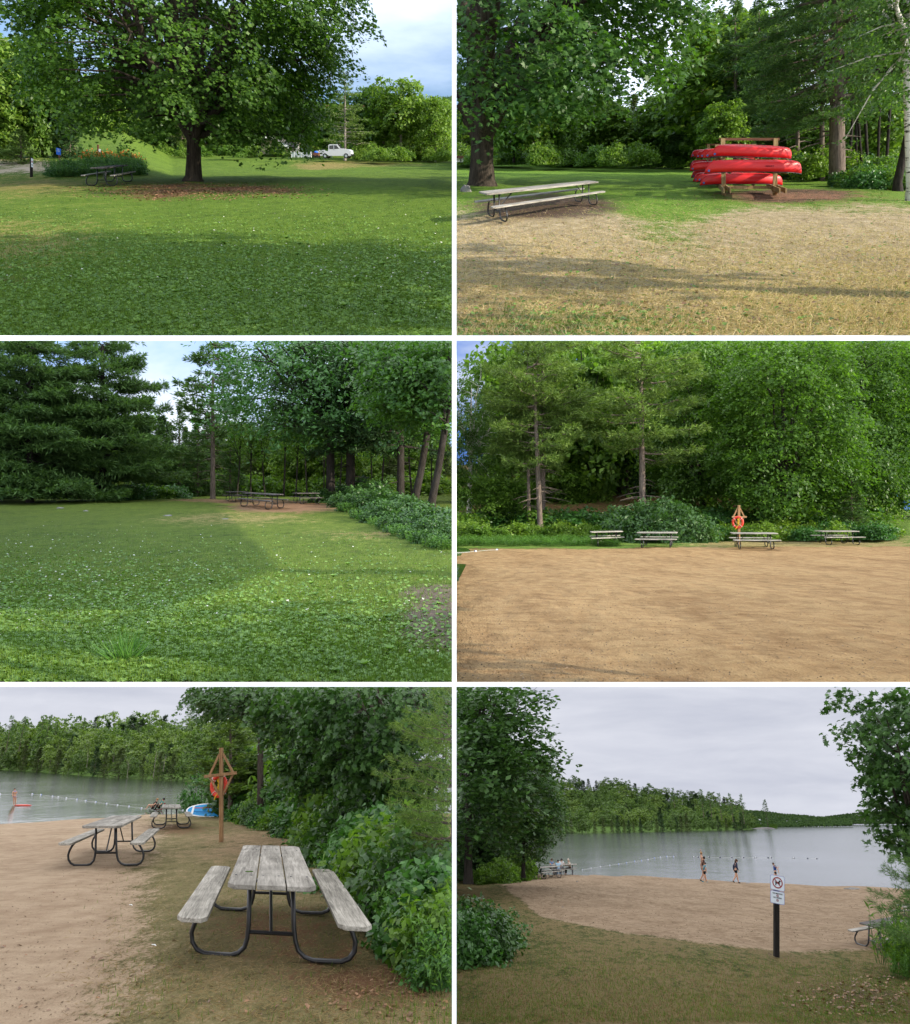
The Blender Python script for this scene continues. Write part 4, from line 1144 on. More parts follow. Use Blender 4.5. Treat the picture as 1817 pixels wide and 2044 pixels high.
# house, shelter column, fence, truck
def house():
    Y = 112; p0 = P1.pt(540, 307.5, Y); u = Y / F * 1.0
    r = root('house', P1, p0[0], p0[1], p0[2]); tag(r, 'low tan house with a grey gable roof beyond the lawn', 'house')
    w = 62 * u; h = 13 * u; dp = 7.0
    MB().prism([(-w / 2, 0), (w / 2, 0), (w / 2, h), (0, h + 15 * u), (-w / 2, h)], 0, dp).build('wall', M['wall_tan'], r)
    for sg in (-1, 1):
        m = MB(); m.beam((sg * (w / 2 + 5 * u), dp / 2, h - 2.0 * u), (0, dp / 2, h + 15.6 * u), dp + 1.6, .22, (0, 0, 1)); m.build('roof', M['roof'], r)
        MB().beam((sg * (w / 2 + 5 * u), -.85, h - 2.2 * u), (0, -.85, h + 15.3 * u), .06, .30, (0, 0, 1)).build('bargeboard', M['white'], r)
    for k in (-.3, .05, .33): 
        f = MB().box((k * w, -.03, h * .62), (4.2 * u, .06, 4.5 * u)).build('window', M['white'], r)
        MB().box((k * w, -.065, h * .62), (3.4 * u, .03, 3.7 * u)).build('pane', M['glass'], f)
house()
def column():
    Y = 95; p = P1.pt(594, 314, Y); u = Y / F
    r = root('stone_column', P1, *p, lean=True); tag(r, 'pale stone column with a wide flat cap beside the grey fence', 'column')
    MB().box((0, 0, 11 * u), (5.6 * u, 5.6 * u, 22 * u)).build('shaft', M['stone_pale'], r, bevel=.05)
    MB().box((0, 0, 23 * u), (12 * u, 10 * u, 2.0 * u)).build('cap', M['wall_tan'], r, bevel=.05)
    p = P1.pt(602, 314.5, Y - 1); r = root('panel_fence', P1, *p); tag(r, 'low grey panel fence beside the stone column', 'fence')
    for i in range(6): MB().box(((i - 2.5) * 5.9 * u, 0, 4.6 * u), (5.4 * u, .08, 8.0 * u)).build('panel', M['grey_metal'], r)
    for i in range(7): MB().box(((i - 3) * 5.9 * u, 0, 4.8 * u), (.5 * u, .12, 9.6 * u)).build('post', M['white'], r)
column()
def truck():
    Y = 100; p = P1.pt(671, 316, Y); u = Y / F / 2.0       # built in half picture units
    r = root('pickup_truck', P1, *p, yaw=.06); tag(r, 'white pickup truck parked at the edge of the lawn, facing right', 'pickup truck')
    P = [(-61, 8), (-61, 27), (-20, 27), (-19, 42), (-14, 45), (12, 45), (24, 31), (52, 28), (59, 24), (60, 8), (50, 8), (47, 14), (38, 14), (34, 8), (-24, 8), (-28, 14), (-38, 14), (-42, 8)]
    wd = 1.9
    MB().prism([(a * u, b * u) for a, b in P], -wd / 2, wd / 2).build('body', M['truck'], r)
    for poly in ([(-16, 30), (-15, 41), (-1, 42), (-1, 30)], [(1.5, 30), (1.5, 42), (10, 42), (19, 31)]):
        MB().prism([(a * u, b * u) for a, b in poly], -wd / 2 - .012, wd / 2 + .012).build('window', M['glass'], r)
    MB().prism([(13 * u, 44 * u), (24.5 * u, 31.5 * u), (25.5 * u, 32 * u), (14 * u, 44.8 * u)], -wd / 2 + .15, wd / 2 - .15).build('windscreen', M['glass'], r)
    for x in (-33, 42.5):
        for sg in (-1, 1):
            w_ = MB().lathe([(0, -.12), (8.2 * u, -.12), (8.6 * u, -.05), (8.6 * u, .05), (8.2 * u, .12), (0, .12)], 20, (x * u, sg * (wd / 2 - .08), 8.0 * u), 'y').build('wheel', M['rubber'], r, smooth=False)
            MB().lathe([(0, -.13), (4.6 * u, -.13), (4.6 * u, .13), (0, .13)], 14, (x * u, sg * (wd / 2 - .075), 8.0 * u), 'y').build('rim', M['grey_metal'], w_)
    for sg in (-1, 1):
        MB().box((-60.5 * u, sg * .82, 23 * u), (3 * u, .22, 7 * u)).build('tail_light', M['tail'], r)
        MB().box((58 * u, sg * .75, 22 * u), (3.5 * u, .3, 3.5 * u)).build('headlight', M['grey_metal'], r)
    MB().box((60 * u, 0, 11 * u), (4 * u, wd * .96, 5 * u)).build('bumper', M['black'], r)
    MB().box((-62 * u, 0, 11 * u), (3 * u, wd * .96, 4 * u)).build('bumper', M['black'], r)
    for k in (0.5,): MB().box((k * u, -wd / 2 - .01, 27.5 * u), (3 * u, .02, .9 * u)).build('door_handle', M['black'], r)
truck()
def cart():
    Y = 97; p = P1.pt(632, 315, Y); u = Y / F
    r = root('cart', P1, *p); tag(r, 'small brown cart with a blue bundle on it behind the truck', 'cart')
    MB().prism([(-5 * u, 3 * u), (5 * u, 3 * u), (6 * u, 8 * u), (-6 * u, 8 * u)], -.6, .6).build('tub', M['wood_red'], r, bevel=.03)
    for x in (-3.4, 3.4):
        for sg in (-1, 1): MB().lathe([(0, -.05), (2.4 * u, -.05), (2.4 * u, .05), (0, .05)], 12, (x * u, sg * .65, 2.4 * u), 'y').build('wheel', M['rubber'], r)
    o = MB().ball((0, 0, 0), (3.6 * u, .5, 2.2 * u), 10, 6).build('blue_bundle', M['blue'], None, P1.M @ Matrix.Translation((p[0], p[1], p[2] + 9 * u)), smooth=True); tag(o, 'blue bundle lying on the small brown cart', 'bundle')
cart()
r, u = simple_post(P1, 661, 318.5, 19, 1.6, 'wood_red', 'blue sign on a thin post in front of the white truck', 'sign post')
sign_plate(r, 10 * u, 6.4 * u, (1 * u, -1 * u, 20 * u), 'blue', r=.03)
MB().box((0, -1 * u - .009, 20.5 * u), (5 * u, .004, .8 * u)).build('text_line', M['paper'], r)
r, u = simple_post(P1, 792, 320, 9, .9, 'metal_black', 'tiny blue sign before the far trees right of the truck', 'sign post')
sign_plate(r, 4 * u, 4 * u, (0, -.6 * u, 9 * u), 'blue', r=.02)
rock(P1, 770, 320.2, 5, 3, 'small pale box-shaped stone at the lawn edge', 'stone_pale', seed=4)
rock(P1, 863, 321.2, 27, 6.5, 'long low grey boulder at the right end of the lawn', 'stone_pale', seed=6)
# trees behind place 1
c1 = [(FD[0], 10, 'broadleaf_tree', None), (FD[1], 10, 'broadleaf_tree', None), (FD[2], 10, 'broadleaf_tree', None)]
G1 = 'trees along the far side of the lawn'
belt(P1, [(715, 318), (925, 321)], 118, [c1[1], c1[2]], 9, lambda x: 138, G1, 'bright broadleaf tree in the far row right of the pickup truck', wk=(.8, 1.1))
belt(P1, [(720, 319), (925, 321)], 108, [(SH[2], 1.4, 'shrub', None), (SH[1], 1.4, 'shrub', None)], 12, 24, 'shrubs at the lawn edge', 'bright shrub at the far lawn edge under the trees')
belt(P1, [(590, 312), (720, 316)], 128, c1, 6, 95, G1, 'broadleaf tree behind the pickup truck and the fence', wk=(1, 1.5))
belt(P1, [(180, 312), (600, 308)], 125, [c1[0], c1[1], c1[2], (FP[1], 12, 'pine_tree', None)], 14, 150, G1, 'tree of the far row seen through the maple branches', wk=(.8, 1.2))
belt(P1, [(150, 318), (560, 308)], 110, [(SH[2], 1.4, 'shrub', None), (SH[1], 1.4, 'shrub', None)], 12, 20, 'shrubs at the lawn edge', 'shrub behind the maple at the far lawn edge')
PINE_Y = conifer(57, H=14, Lb=5.2, r0=.24, h0=2.6, gap=.75, nb=5, tuft=60, needle=.34, per=5, leafm='needle_y', barkm='bark_pale', up=.12, w=.33)
plant_px('pine_tree', PINE_Y, P1, 689, 318, hpx=152, h=14, pY=104, yaw=1.0, label='spreading pale pine rising behind the white pickup truck', cat='pine tree')
for (px, py, hp, w_, pr, lb) in ((30, 345, 250, 1.0, FD[1], 'tall sunlit tree at the far left of the lawn'), (-25, 348, 280, 1.0, FD[1], 'tall bright tree cut by the left picture edge'), (85, 338, 235, .9, FD[0], 'tall tree left behind the blue notice'), (140, 326, 200, 1.0, FS[0], 'dark spruce behind the flower bed')):
    plant_px('tree', pr, P1, px, py, hpx=hp, h=10, wk=w_ * .8, pY=62, yaw=px, label=lb, cat='tree', grow=100)
plant_px('spruce_tree', conifer(58, H=6, Lb=2.2, r0=.1, h0=.3, gap=.3, nb=6, tuft=20, needle=.28, per=5, leafm='needle_y', droop=.2, w=.4), P1, 42, 343, hpx=78, h=6, wk=1.5, pY=58, label='small bright green conifer beside the black post', cat='spruce tree')
for i in range(5): plant_px('shrub', SH[2], P1, 70 + i * 14, 346 - i * 3, hpx=20, h=1.4, wk=1.2, yaw=i, label='bright low shrub at the path edge left of the flower bed', cat='shrub', group='shrubs left of the flower bed')
for i, (px, hp) in enumerate(((418, 60), (425, 66), (441, 58), (465, 55), (533, 40))):
    pass

# ================================================================ PLACE 2: canoe racks
M['g2'] = ground_mat('dry_lawn', (.085, .165, .018), (.17, .29, .035), (.125, .085, .060), (.33, .26, .15), (.60, .49, .33), (.3, .17, .10), (.22, .11, .07), bump=.9)
def mask2(X, Y):
    dry = np.clip((Y - 392) / 50, 0, 1) * .85 + .0
    dry = np.where(X > 1500, np.clip((Y - 385) / 50, 0, 1) * .8, dry)
    dry = dry - blob(X, Y, 1330, 440, 90, 50, .6) * .45 - blob(X, Y, 1150, 640, 150, 30, .6) * .55 + blob(X, Y, 1430, 600, 300, 40, .8) * .15
    d = blob(X, Y, 1090, 412, 150, 26, .5) * .85 + blob(X, Y, 1560, 388, 130, 12, .5) * .7 + blob(X, Y, 1620, 395, 120, 14, .6) * .4 + blob(X, Y, 1700, 520, 200, 60, .7) * .25 + blob(X, Y, 1770, 620, 120, 50, .7) * .40
    s = blob(X, Y, 1590, 392, 200, 16, .6) * .55
    d = np.where(Y < 328, .8, d)
    return np.stack([np.clip(d, 0, 1), np.clip(dry, 0, 1), np.clip(s, 0, 1)], 1)
ground('lawn', P2, mask2, far=110, mat=M['g2'], xo=35, hill=lambda X, Y, PX: np.clip((Y - 80) / 30, 0, 1) ** 1.3 * 4)
MAPLE2 = deciduous(7, H=17, rx=10.7, rz=7.4, zc=9.3, r0=.60, fork=.12, nspray=1500, nleaf=72, leaf=.23, shape=MAPLE, rad=1.25, thick=.07, tilt=.42, nlimb=16, nsub=220, leafm='leaf_maple2', zmin=(4.6, 1.9), fill=.22, amt=.10, droop=.55, flare=1.5, sides=12, rise=.6, twig=.02)
X, Y = P2.at(962, 371)
plant('maple_tree', MAPLE2, P2, X, Y, yaw=2.1, label='large dark maple with a thick trunk behind the long picnic table', cat='maple tree', grow=120)
picnic_table(P2, 1092, 420, 37, 'long grey picnic table beside the thick maple trunk', L=3.6, wood='wood_grey', s=.88)
picnic_table(P2, 1392, 331, 80, 'small distant picnic table left of the canoe racks', detail=1, group=None)
rock(P2, 1046, 331, 36, 15, 'large angular grey boulder at the lawn edge', 'stone', seed=9, d=.6)
rock(P2, 1074, 333, 24, 7, 'low pale boulder right of the angular boulder', 'stone_pale', seed=3)
rock(P2, 930, 381, 22, 14, 'brown rock at the foot of the thick maple', 'stone', seed=12)
def hut():
    p = P2.pt(916, 323, 78); u = 78 / F
    r = root('hut', P2, *p); tag(r, 'small white hut with a brown roof at the left lawn edge', 'hut')
    MB().box((0, 0, 3.2 * u), (16 * u, 2.0, 6.4 * u)).build('wall', M['white'], r)
    MB().prism([(-10 * u, 6 * u), (10 * u, 6 * u), (8 * u, 9.5 * u), (-8 * u, 9.5 * u)], -1.4, 1.4).build('roof', M['wood_red'], r)
    MB().box((3 * u, -1.02, 3 * u), (2.2 * u, .05, 5 * u)).build('door', M['glass'], r)
hut()
# racks: measured from the near posts
def rack_set():
    f = P2
    X, Y0 = f.at(1496, 389.5); wy = Y0 * f.ca + f.h * f.sa; u = wy / F
    canoe_rack(f, 1496, 389.5, Y0, 101 * u, 102 * u, 'near timber rack carrying red canoes, dirt around its posts', arms=(14 * u, 46 * u, 72 * u))
    def cn(px, py, lpx, dpx, dy, label, tilt=0.0, L=None, roll=0.0):
        Yc = Y0 + dy; p = f.pt(px, py, Yc); s = (Yc * f.ca + f.h * f.sa) / F
        canoe(f, p[0], p[1], p[2], 0.0, 0, label, L=lpx * s, D=dpx * s, B=.40, pitch=tilt, roll=roll)
    cn(1503.5, 342.5, 191, 21.5, -2.6, 'red canoe on the middle front arm of the near rack, longest in view')
    cn(1500, 311, 158, 19, -2.2, 'red canoe topmost on the near rack, tilted slightly down at its right', .03, roll=.1)
    cn(1480, 366.5, 164, 18, 1.0, 'red canoe lowest on the near rack, behind its posts')
    cn(1482, 312, 150, 15, 1.3, 'red canoe behind the topmost canoe of the near rack')
    cn(1470, 360, 160, 14, 2.6, 'red canoe low at the back of the near rack', .0)
    # second and third rack farther left
    for (px, py, dY, hp, sp, lb) in ((1468, 371, 7.5, 74, 72, 'second timber rack half hidden behind the near rack'), (1444, 357, 15, 62, 58, 'third timber rack farthest from the table')):
        Yc = Y0 + dY; s = (Yc * f.ca + f.h * f.sa) / F
        p = f.pt(px, py, Yc); canoe_rack(f, px, py, Yc, hp * s, sp * s, lb, arms=(11 * s, 32 * s, 52 * s))
    cn(1438, 338, 120, 14.5, 6.6, 'red canoe on the middle arm of the second rack')
    cn(1452, 314, 110, 14.5, 6.4, 'red canoe on top of the second rack', .03)
    cn(1440, 359.5, 112, 14.5, 7.2, 'red canoe lowest on the second rack')
    cn(1424, 332, 92, 12, 14.0, 'red canoe on the middle arm of the third rack')
    cn(1422, 311, 84, 11.5, 14.2, 'red canoe on top of the third rack')
    cn(1424, 352, 88, 13, 14.8, 'red canoe lowest on the third rack')
    cn(1434, 313, 88, 11.5, 11.0, 'red canoe on top between the second and third rack')
rack_set()
# trees of place 2
PINE_A = conifer(21, H=15, Lb=6.0, r0=.48, h0=4.0, gap=.65, nb=5, tuft=130, needle=.30, per=10, leafm='needle', up=.05, droop=.12, w=.36, cone=False, barkm='bark_pine', shape=TUFT * [.55, 1, 1], dead=8, sides=12)
plant_px('pine_tree', PINE_A, P2, 1671, 368, hpx=480, h=15, yaw=2.0, label='thick straight pine trunk right of the canoe racks', cat='pine tree', grow=80)
PINE_B = conifer(22, H=14, Lb=4.0, r0=.17, h0=3.4, gap=.7, nb=4, tuft=90, needle=.28, per=6, leafm='needle', up=.0, droop=.15, w=.36, cone=False, barkm='bark_pine', dead=10)
plant_px('pine_tree', PINE_B, P2, 1641, 360, hpx=420, h=14, yaw=1.0, label='thin pine trunk just left of the thick pine', cat='pine tree', grow=60)
plant_px('pine_tree', PINE_B, P2, 1592, 352, hpx=370, h=14, yaw=3.4, label='slender dark pine directly behind the right canoe ends', cat='pine tree', grow=60)
BIRCH = deciduous(25, H=13, rx=4.4, rz=6.0, zc=8.6, r0=.24, fork=.45, nspray=420, nleaf=34, leaf=.20, shape=QUAD, rad=.6, nlimb=6, nsub=60, leafm='leaf_birch', barkm='birch', zmin=(3.5, 3.2), droop=.6, fill=.5, sides=12, bend=-.3)
plant_px('birch_tree', BIRCH, P2, 1821, 402, hpx=520, h=13, yaw=.2, label='white barked birch cut by the right picture edge', cat='birch tree', grow=80)
STUB = deciduous(26, H=9, rx=2.6, rz=2.6, zc=6.6, r0=.20, fork=.5, nspray=120, nleaf=26, leaf=.2, nlimb=5, nsub=20, leafm='leaf_mid', barkm='bark_dark', bend=1.4, sides=10)
plant_px('tree', STUB, P2, 1792, 383, hpx=330, h=9, yaw=0, label='leaning dark trunk just left of the birch', cat='tree', grow=60)
SLIM = [deciduous(27 + i, H=11, rx=2.2, rz=3.4, zc=7.6, r0=.09, fork=.4, nspray=110, nleaf=24, leaf=.2, nlimb=5, nsub=20, leafm='leaf_mid', barkm='bark_dark', bend=.5 - i * .9, sides=7, fill=.6) for i in range(2)]
for i, px in enumerate((1694, 1709, 1722, 1733, 1752, 1768)):
    plant_px('tree', SLIM[i % 2], P2, px, 356 + (i % 3) * 2, hpx=330 + 20 * (i % 2), h=11, yaw=i * 2.0, label='slim bare-stemmed tree between the thick pine and the birch', cat='tree', group='slim trees right of the thick pine', grow=60)
for i in range(9):
    px = 1700 + i * 15
    plant_px('shrub', SH[i % 2], P2, px, 372 + (i % 3) * 3, hpx=38, h=1.4, wk=1.2, yaw=i, label='low green undergrowth shrub between the pine and the birch', cat='shrub', group='undergrowth shrubs right of the pine', grow=40)
for i in range(7):
    plant_px('shrub', SH[i % 2], P2, 1570 + i * 22, 356, hpx=40, h=1.4, wk=1.2, yaw=i * 2, label='shrub in the shade behind the thick pine trunk', cat='shrub', group='shrubs behind the pine trunks')
belt(P2, [(1375, 326), (1560, 330)], 72, [(FP[0], 12, 'pine_tree', None), (FD[1], 10, 'broadleaf_tree', None), (FP[1], 12, 'pine_tree', None)], 9, 255, 'trees behind the canoe racks', 'tree standing in the row behind the canoe racks', wk=(.9, 1.2))
plant_px('broadleaf_tree', FD[1], P2, 1440, 328, hpx=120, h=10, pY=64, label='pale green young tree left behind the canoe racks', cat='tree')
belt(P2, [(905, 322), (1400, 326)], 84, [(FD[1], 10, 'broadleaf_tree', None), (FS[1], 10, 'cedar_tree', None), (FD[1], 10, 'broadleaf_tree', None), (FD[0], 10, 'broadleaf_tree', None)], 17, 120, 'trees behind the maple and the boulders', 'tree in the row beyond the sunlit lawn, behind the boulders and shrubs', wk=(1.0, 1.5))
belt(P2, [(905, 327), (1400, 330)], 76, [(SH[2], 1.4, 'shrub', None), (SH[1], 1.4, 'shrub', None)], 22, 34, 'shrubs along the far lawn', 'rounded shrub along the far side of the sunlit lawn')
belt(P2, [(1560, 335), (1850, 340)], 66, [(FD[1], 10, 'broadleaf_tree', None), (FD[2], 10, 'broadleaf_tree', None)], 10, 120, 'bright trees beyond the pines', 'bright tree seen between the pine trunks', wk=(1.0, 1.4))
belt(P2, [(1540, 350), (1850, 352)], 50, [(SH[2], 1.4, 'shrub', None), (SH[1], 1.4, 'shrub', None)], 12, 36, 'shrubs beyond the pines', 'bright shrub in the gap between the trunks')
plant_px('tree', FD[1], P2, 1760, 352, hpx=170, h=10, pY=56, label='young bright tree between the thick pine and the birch', cat='tree')

# tall trees added out of view at the right to shade these lawns
SHADE = deciduous(91, H=12, rx=5.0, rz=3.2, zc=8.6, r0=.3, fork=.3, nspray=300, nleaf=34, leaf=.34, rad=.9, nlimb=8, nsub=20, sides=6, fill=.6)
for i, (x_, y_, s_) in enumerate(((8.5, 2.5, .95), (10.0, 8.0, .95))):
    plant('added_shade_tree', SHADE, P2, x_, y_, yaw=i * 1.4, sc=s_, clip=False, lean=False, label='tree added out of view to the right to shade the maple lawn', cat='tree', group='trees added out of view at the right')
plant('added_shade_tree', deciduous(92, H=4.2, rx=2.2, rz=1.6, zc=2.7, r0=.08, fork=.3, nspray=90, nleaf=26, leaf=.24, rad=.5, nlimb=6, nsub=12, sides=6, fill=.6), P4, 5.4, 4.3, sc=(.6, 1.1, .9), clip=False, lean=False, label='young tree added out of view right of the sand to shade the pine lawn', cat='tree')  # unseen sapling put in to shade the pine lawn
# ================================================================ PLACE 3: shaded lawn with pines
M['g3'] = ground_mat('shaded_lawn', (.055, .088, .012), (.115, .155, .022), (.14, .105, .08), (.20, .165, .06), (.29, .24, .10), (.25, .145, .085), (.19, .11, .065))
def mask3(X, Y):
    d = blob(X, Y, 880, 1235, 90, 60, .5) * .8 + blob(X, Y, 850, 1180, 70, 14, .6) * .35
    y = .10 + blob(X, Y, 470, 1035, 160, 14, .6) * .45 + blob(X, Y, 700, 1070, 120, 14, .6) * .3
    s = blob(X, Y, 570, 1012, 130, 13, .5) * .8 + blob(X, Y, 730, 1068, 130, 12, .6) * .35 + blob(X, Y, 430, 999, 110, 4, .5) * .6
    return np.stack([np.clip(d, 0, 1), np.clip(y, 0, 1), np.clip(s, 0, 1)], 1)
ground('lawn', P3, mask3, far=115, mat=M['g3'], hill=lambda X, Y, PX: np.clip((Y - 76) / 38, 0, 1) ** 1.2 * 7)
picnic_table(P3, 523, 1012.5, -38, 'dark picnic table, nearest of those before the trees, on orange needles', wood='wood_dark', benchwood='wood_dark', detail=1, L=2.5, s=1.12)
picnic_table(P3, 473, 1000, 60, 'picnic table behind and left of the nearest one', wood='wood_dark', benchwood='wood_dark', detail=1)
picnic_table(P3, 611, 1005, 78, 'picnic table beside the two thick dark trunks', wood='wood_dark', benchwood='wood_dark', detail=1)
for i, (px, py, w_) in enumerate(((121, 1014, 16), (172, 1020, 10), (335, 1029, 18), (449, 1036, 16))):
    rock(P3, px, py, w_, 3, 'flat grey stone flush in the lawn, ' + ('leftmost of four', 'second from the left of four', 'third from the left of four', 'rightmost of four')[i], 'stone', seed=i + 20, z=-.03)
WP = [conifer(31 + i, H=22, Lb=9.5, r0=.36, h0=1.3, gap=.8, nb=6, tuft=130, needle=.62, per=9, shape=TUFT * [.6, 1, 1], leafm='needle', up=.10, droop=.08, w=.30, cone=True, barkm='bark_dark', dead=5, skip=.1) for i in range(2)]
plant_px('pine_tree', WP[0], P3, 60, 1003, hpx=430, h=22, wk=1.0, yaw=.4, label='big leftmost pine with drooping shelves of needles', cat='pine tree', grow=80)
plant_px('pine_tree', WP[1], P3, 205, 1000, hpx=440, h=22, wk=.85, yaw=1.9, label='big pine right of the leftmost pine, tips against the sky', cat='pine tree', grow=80)
plant_px('pine_tree', WP[0], P3, -60, 1001, hpx=460, h=22, wk=.9, yaw=4.0, label='pine half outside the left picture edge', cat='pine tree', grow=80)
OLDP = conifer(35, H=20, Lb=4.3, r0=.30, h0=6.0, gap=.85, nb=4, tuft=34, needle=.55, per=6, leafm='needle', up=.12, w=.26, cone=False, barkm='bark_pine', dead=12, skip=.2)
plant_px('pine_tree', OLDP, P3, 425, 996, hpx=345, h=20, yaw=1.0, label='tall thin-crowned pine standing alone against the bright sky', cat='pine tree', grow=50)
SPR = conifer(36, H=10, Lb=2.4, r0=.14, h0=.6, gap=.33, nb=6, tuft=16, needle=.34, per=5, leafm='needle', droop=.22, up=.05, w=.35)
for i, (px, hp) in enumerate(((358, 190), (322, 150), (395, 165), (460, 150))):
    plant_px('spruce_tree', SPR, P3, px, 993, hpx=hp, h=10, pY=76, yaw=i, label='narrow spruce in the row beside the thin-crowned pine', cat='spruce tree', group='spruces beside the thin-crowned pine')
CHERRY = deciduous(37, H=19, rx=11.5, rz=8.0, zc=12.2, r0=.42, fork=.35, nspray=900, nleaf=36, leaf=.46, shape=LONG * [1.5, 1, 1], rad=1.4, nlimb=14, nsub=140, leafm='leaf_shrub', barkm='bark_dark', zmin=(6.0, 4.2), droop=.6, fill=.4, rise=.3, sides=9)
plant_px('broadleaf_tree', CHERRY, P3, 660, 1003, hpx=390, h=19, wk=1.0, yaw=.7, label='broad leafy tree overhanging the picnic tables', cat='tree', grow=60)
PINE_C = conifer(38, H=22, Lb=8, r0=.52, h0=5.5, gap=.8, nb=5, tuft=75, needle=.55, per=6, leafm='needle_b', up=.05, droop=.1, w=.32, cone=False, barkm='bark_dark', dead=12, skip=.15, sides=10)
plant_px('pine_tree', PINE_C, P3, 700, 1003, hpx=420, h=22, yaw=2.2, label='thickest dark pine trunk right of the picnic tables', cat='pine tree', grow=60)
plant_px('pine_tree', PINE_C, P3, 800, 1006, hpx=440, h=22, yaw=4.2, wk=.8, label='dark pine behind the right-hand undergrowth', cat='pine tree', grow=60)
LEAN = deciduous(39, H=18, rx=6.0, rz=6, zc=12.5, r0=.34, fork=.45, nspray=420, nleaf=34, leaf=.42, rad=1.2, nlimb=8, nsub=50, leafm='leaf_maple2', barkm='bark_dark', bend=2.2, zmin=(5, 4), sides=9)
plant_px('broadleaf_tree', LEAN, P3, 828, 1020, hpx=380, h=18, yaw=-.2, label='dark trunk leaning right, left one of two near the right edge', cat='tree', grow=60)
plant_px('broadleaf_tree', LEAN, P3, 862, 1024, hpx=390, h=18, yaw=.3, label='dark trunk leaning right, right one of two near the right edge', cat='tree', grow=60)
belt(P3, [(-40, 1000), (330, 995)], 84, [(FD[0], 10, 'broadleaf_tree', None), (FD[1], 10, 'broadleaf_tree', None), (FS[0], 10, 'spruce_tree', None)], 12, 190, 'trees behind the left pines', 'tree in the dark row behind the big left pines', wk=(1.0, 1.4))
belt(P3, [(-40, 1011), (350, 999)], 66, [(SH[0], 1.4, 'shrub', None), (SH[1], 1.4, 'shrub', None)], 22, 34, 'undergrowth below the left pines', 'shrub at the foot of the big left pines', jitter=.03)
belt(P3, [(330, 995), (905, 1002)], 90, [(FD[1], 10, 'broadleaf_tree', None), (FD[1], 10, 'broadleaf_tree', None), (FS[1], 10, 'cedar_tree', None)], 26, 150, 'bright trees behind the picnic tables', 'bright tree seen between trunks behind the picnic tables', wk=(.7, 1.0))
belt(P3, [(330, 994), (905, 998)], 80, [(SH[2], 1.4, 'shrub', None), (SH[1], 1.4, 'shrub', None)], 24, 46, 'shrubs behind the lawn tables', 'bright shrub behind the picnic tables and the dark trunks', jitter=.04)
for i in range(14):
    px = 470 + i * 30 + rnd.uniform(-9, 9)
    plant_px('tree', SLIM[i % 2], P3, px, 997, hpx=210 * rnd.uniform(.7, 1.2), h=11, pY=74, yaw=i * 1.3, label='slim dark stem in the thicket behind the tables', cat='tree', group='slim stems in the thicket')
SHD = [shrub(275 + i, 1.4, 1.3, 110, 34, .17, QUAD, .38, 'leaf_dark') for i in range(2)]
edge3 = interp_line([(645, 1004), (690, 1016), (740, 1040), (800, 1066), (860, 1088), (905, 1096)])
k_ = 0
for row in range(3):
    for i in range(11):
        px = 652 + i * 25 + rnd.uniform(-8, 8) + row * 6; py = float(edge3(px)) - row * 14 - 1
        if py < 1000: continue
        k_ += 1
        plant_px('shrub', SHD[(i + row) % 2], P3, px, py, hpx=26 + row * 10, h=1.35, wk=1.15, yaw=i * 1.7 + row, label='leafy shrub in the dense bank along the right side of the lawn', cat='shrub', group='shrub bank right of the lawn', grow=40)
for i in range(12):
    px = 690 + i * 19 + rnd.uniform(-6, 6)
    plant_px('weed_clump', WD[i % 2], P3, px, float(edge3(px)) + 3, hpx=16 + i * .8, h=.8, wk=1.1, yaw=i, label='bright weeds at the front of the shrub bank', cat='weeds', group='weeds before the shrub bank', grow=30)

# ================================================================ PLACE 4: beach with tables under the forest
M['g4'] = ground_mat('beach_sand', (.09, .17, .025), (.18, .27, .05), (.17, .095, .05), (.30, .24, .10), (.42, .33, .16), (.24, .140, .064), (.43, .285, .140), bump=1.0, fine=15, bd=.11)
def mask4(X, Y):
    e = interp_line([(905, 1093), (1060, 1097), (1150, 1095), (1250, 1093), (1817, 1090)])(X)
    s = np.clip((Y - e) / 3 + .5, 0, 1)
    d = blob(X, Y, 1250, 1096, 330, 3, .5) * .5 + blob(X, Y, 1030, 1137, 70, 5, .8) * .35 + blob(X, Y, 940, 1100, 50, 6, .5) * .7
    y = blob(X, Y, 1600, 1086, 260, 10, .6) * .8
    s = np.where(Y < e, 0, s - np.clip(d, 0, 1) * .5)
    d = np.where((Y < 1079) & (X < 1745), .62, d)
    return np.stack([np.clip(d * (1 - s * .6), 0, 1), np.clip(y, 0, 1), np.clip(s, 0, 1)], 1)
def hill4(X, Y, PX):
    r = np.clip((PX - 1750) / 60, 0, 1)
    return r * np.clip((Y - 42) / 25, 0, 1) * 2.0 + (1 - r) * np.clip((Y - 50) / 40, 0, 1) * 8
ground('beach', P4, mask4, far=95, mat=M['g4'], bump=.035, hill=hill4)
def water_mat(name, col, rough, sc, strength, stretch=(1, .45, 1)):
    t = NT(name); c = t.coord(stretch)
    n = t.noise(c, sc, 4, .6, .6); n2 = t.noise(c, sc * 4.3, 3, .6, .3); n3 = t.noise(t.coord((.05, .03, 1)), 1.0, 2)
    h = t.math('ADD', n, t.math('MULTIPLY', n2, .35))
    b = t.n('Bump', Strength=strength, Distance=.10); t.l(t.math('MULTIPLY', h, t.ramp(n3, [(.35, .25), (.62, 1.0)])), b.inputs['Height'])
    return t.end(t.pbr(col, rough, b.outputs[0], .55))
M['pond'] = water_mat('shallow_water', (.030, .055, .012), .06, 2.0, .25)
def water_poly(name, fr, pts, z, mat):
    P = [(*fr.at(px, py), z) for px, py in pts]
    o = MB().add(P, [tuple(range(len(P)))]).build(name, mat, None, fr.M)
    return tag(o, kind='structure')
water_poly('water', P4, [(907, 1092), (933, 1095), (940, 1100), (929, 1113), (932, 1125), (925, 1140), (917, 1155), (910, 1185), (907, 1195)], .012, M['pond'])
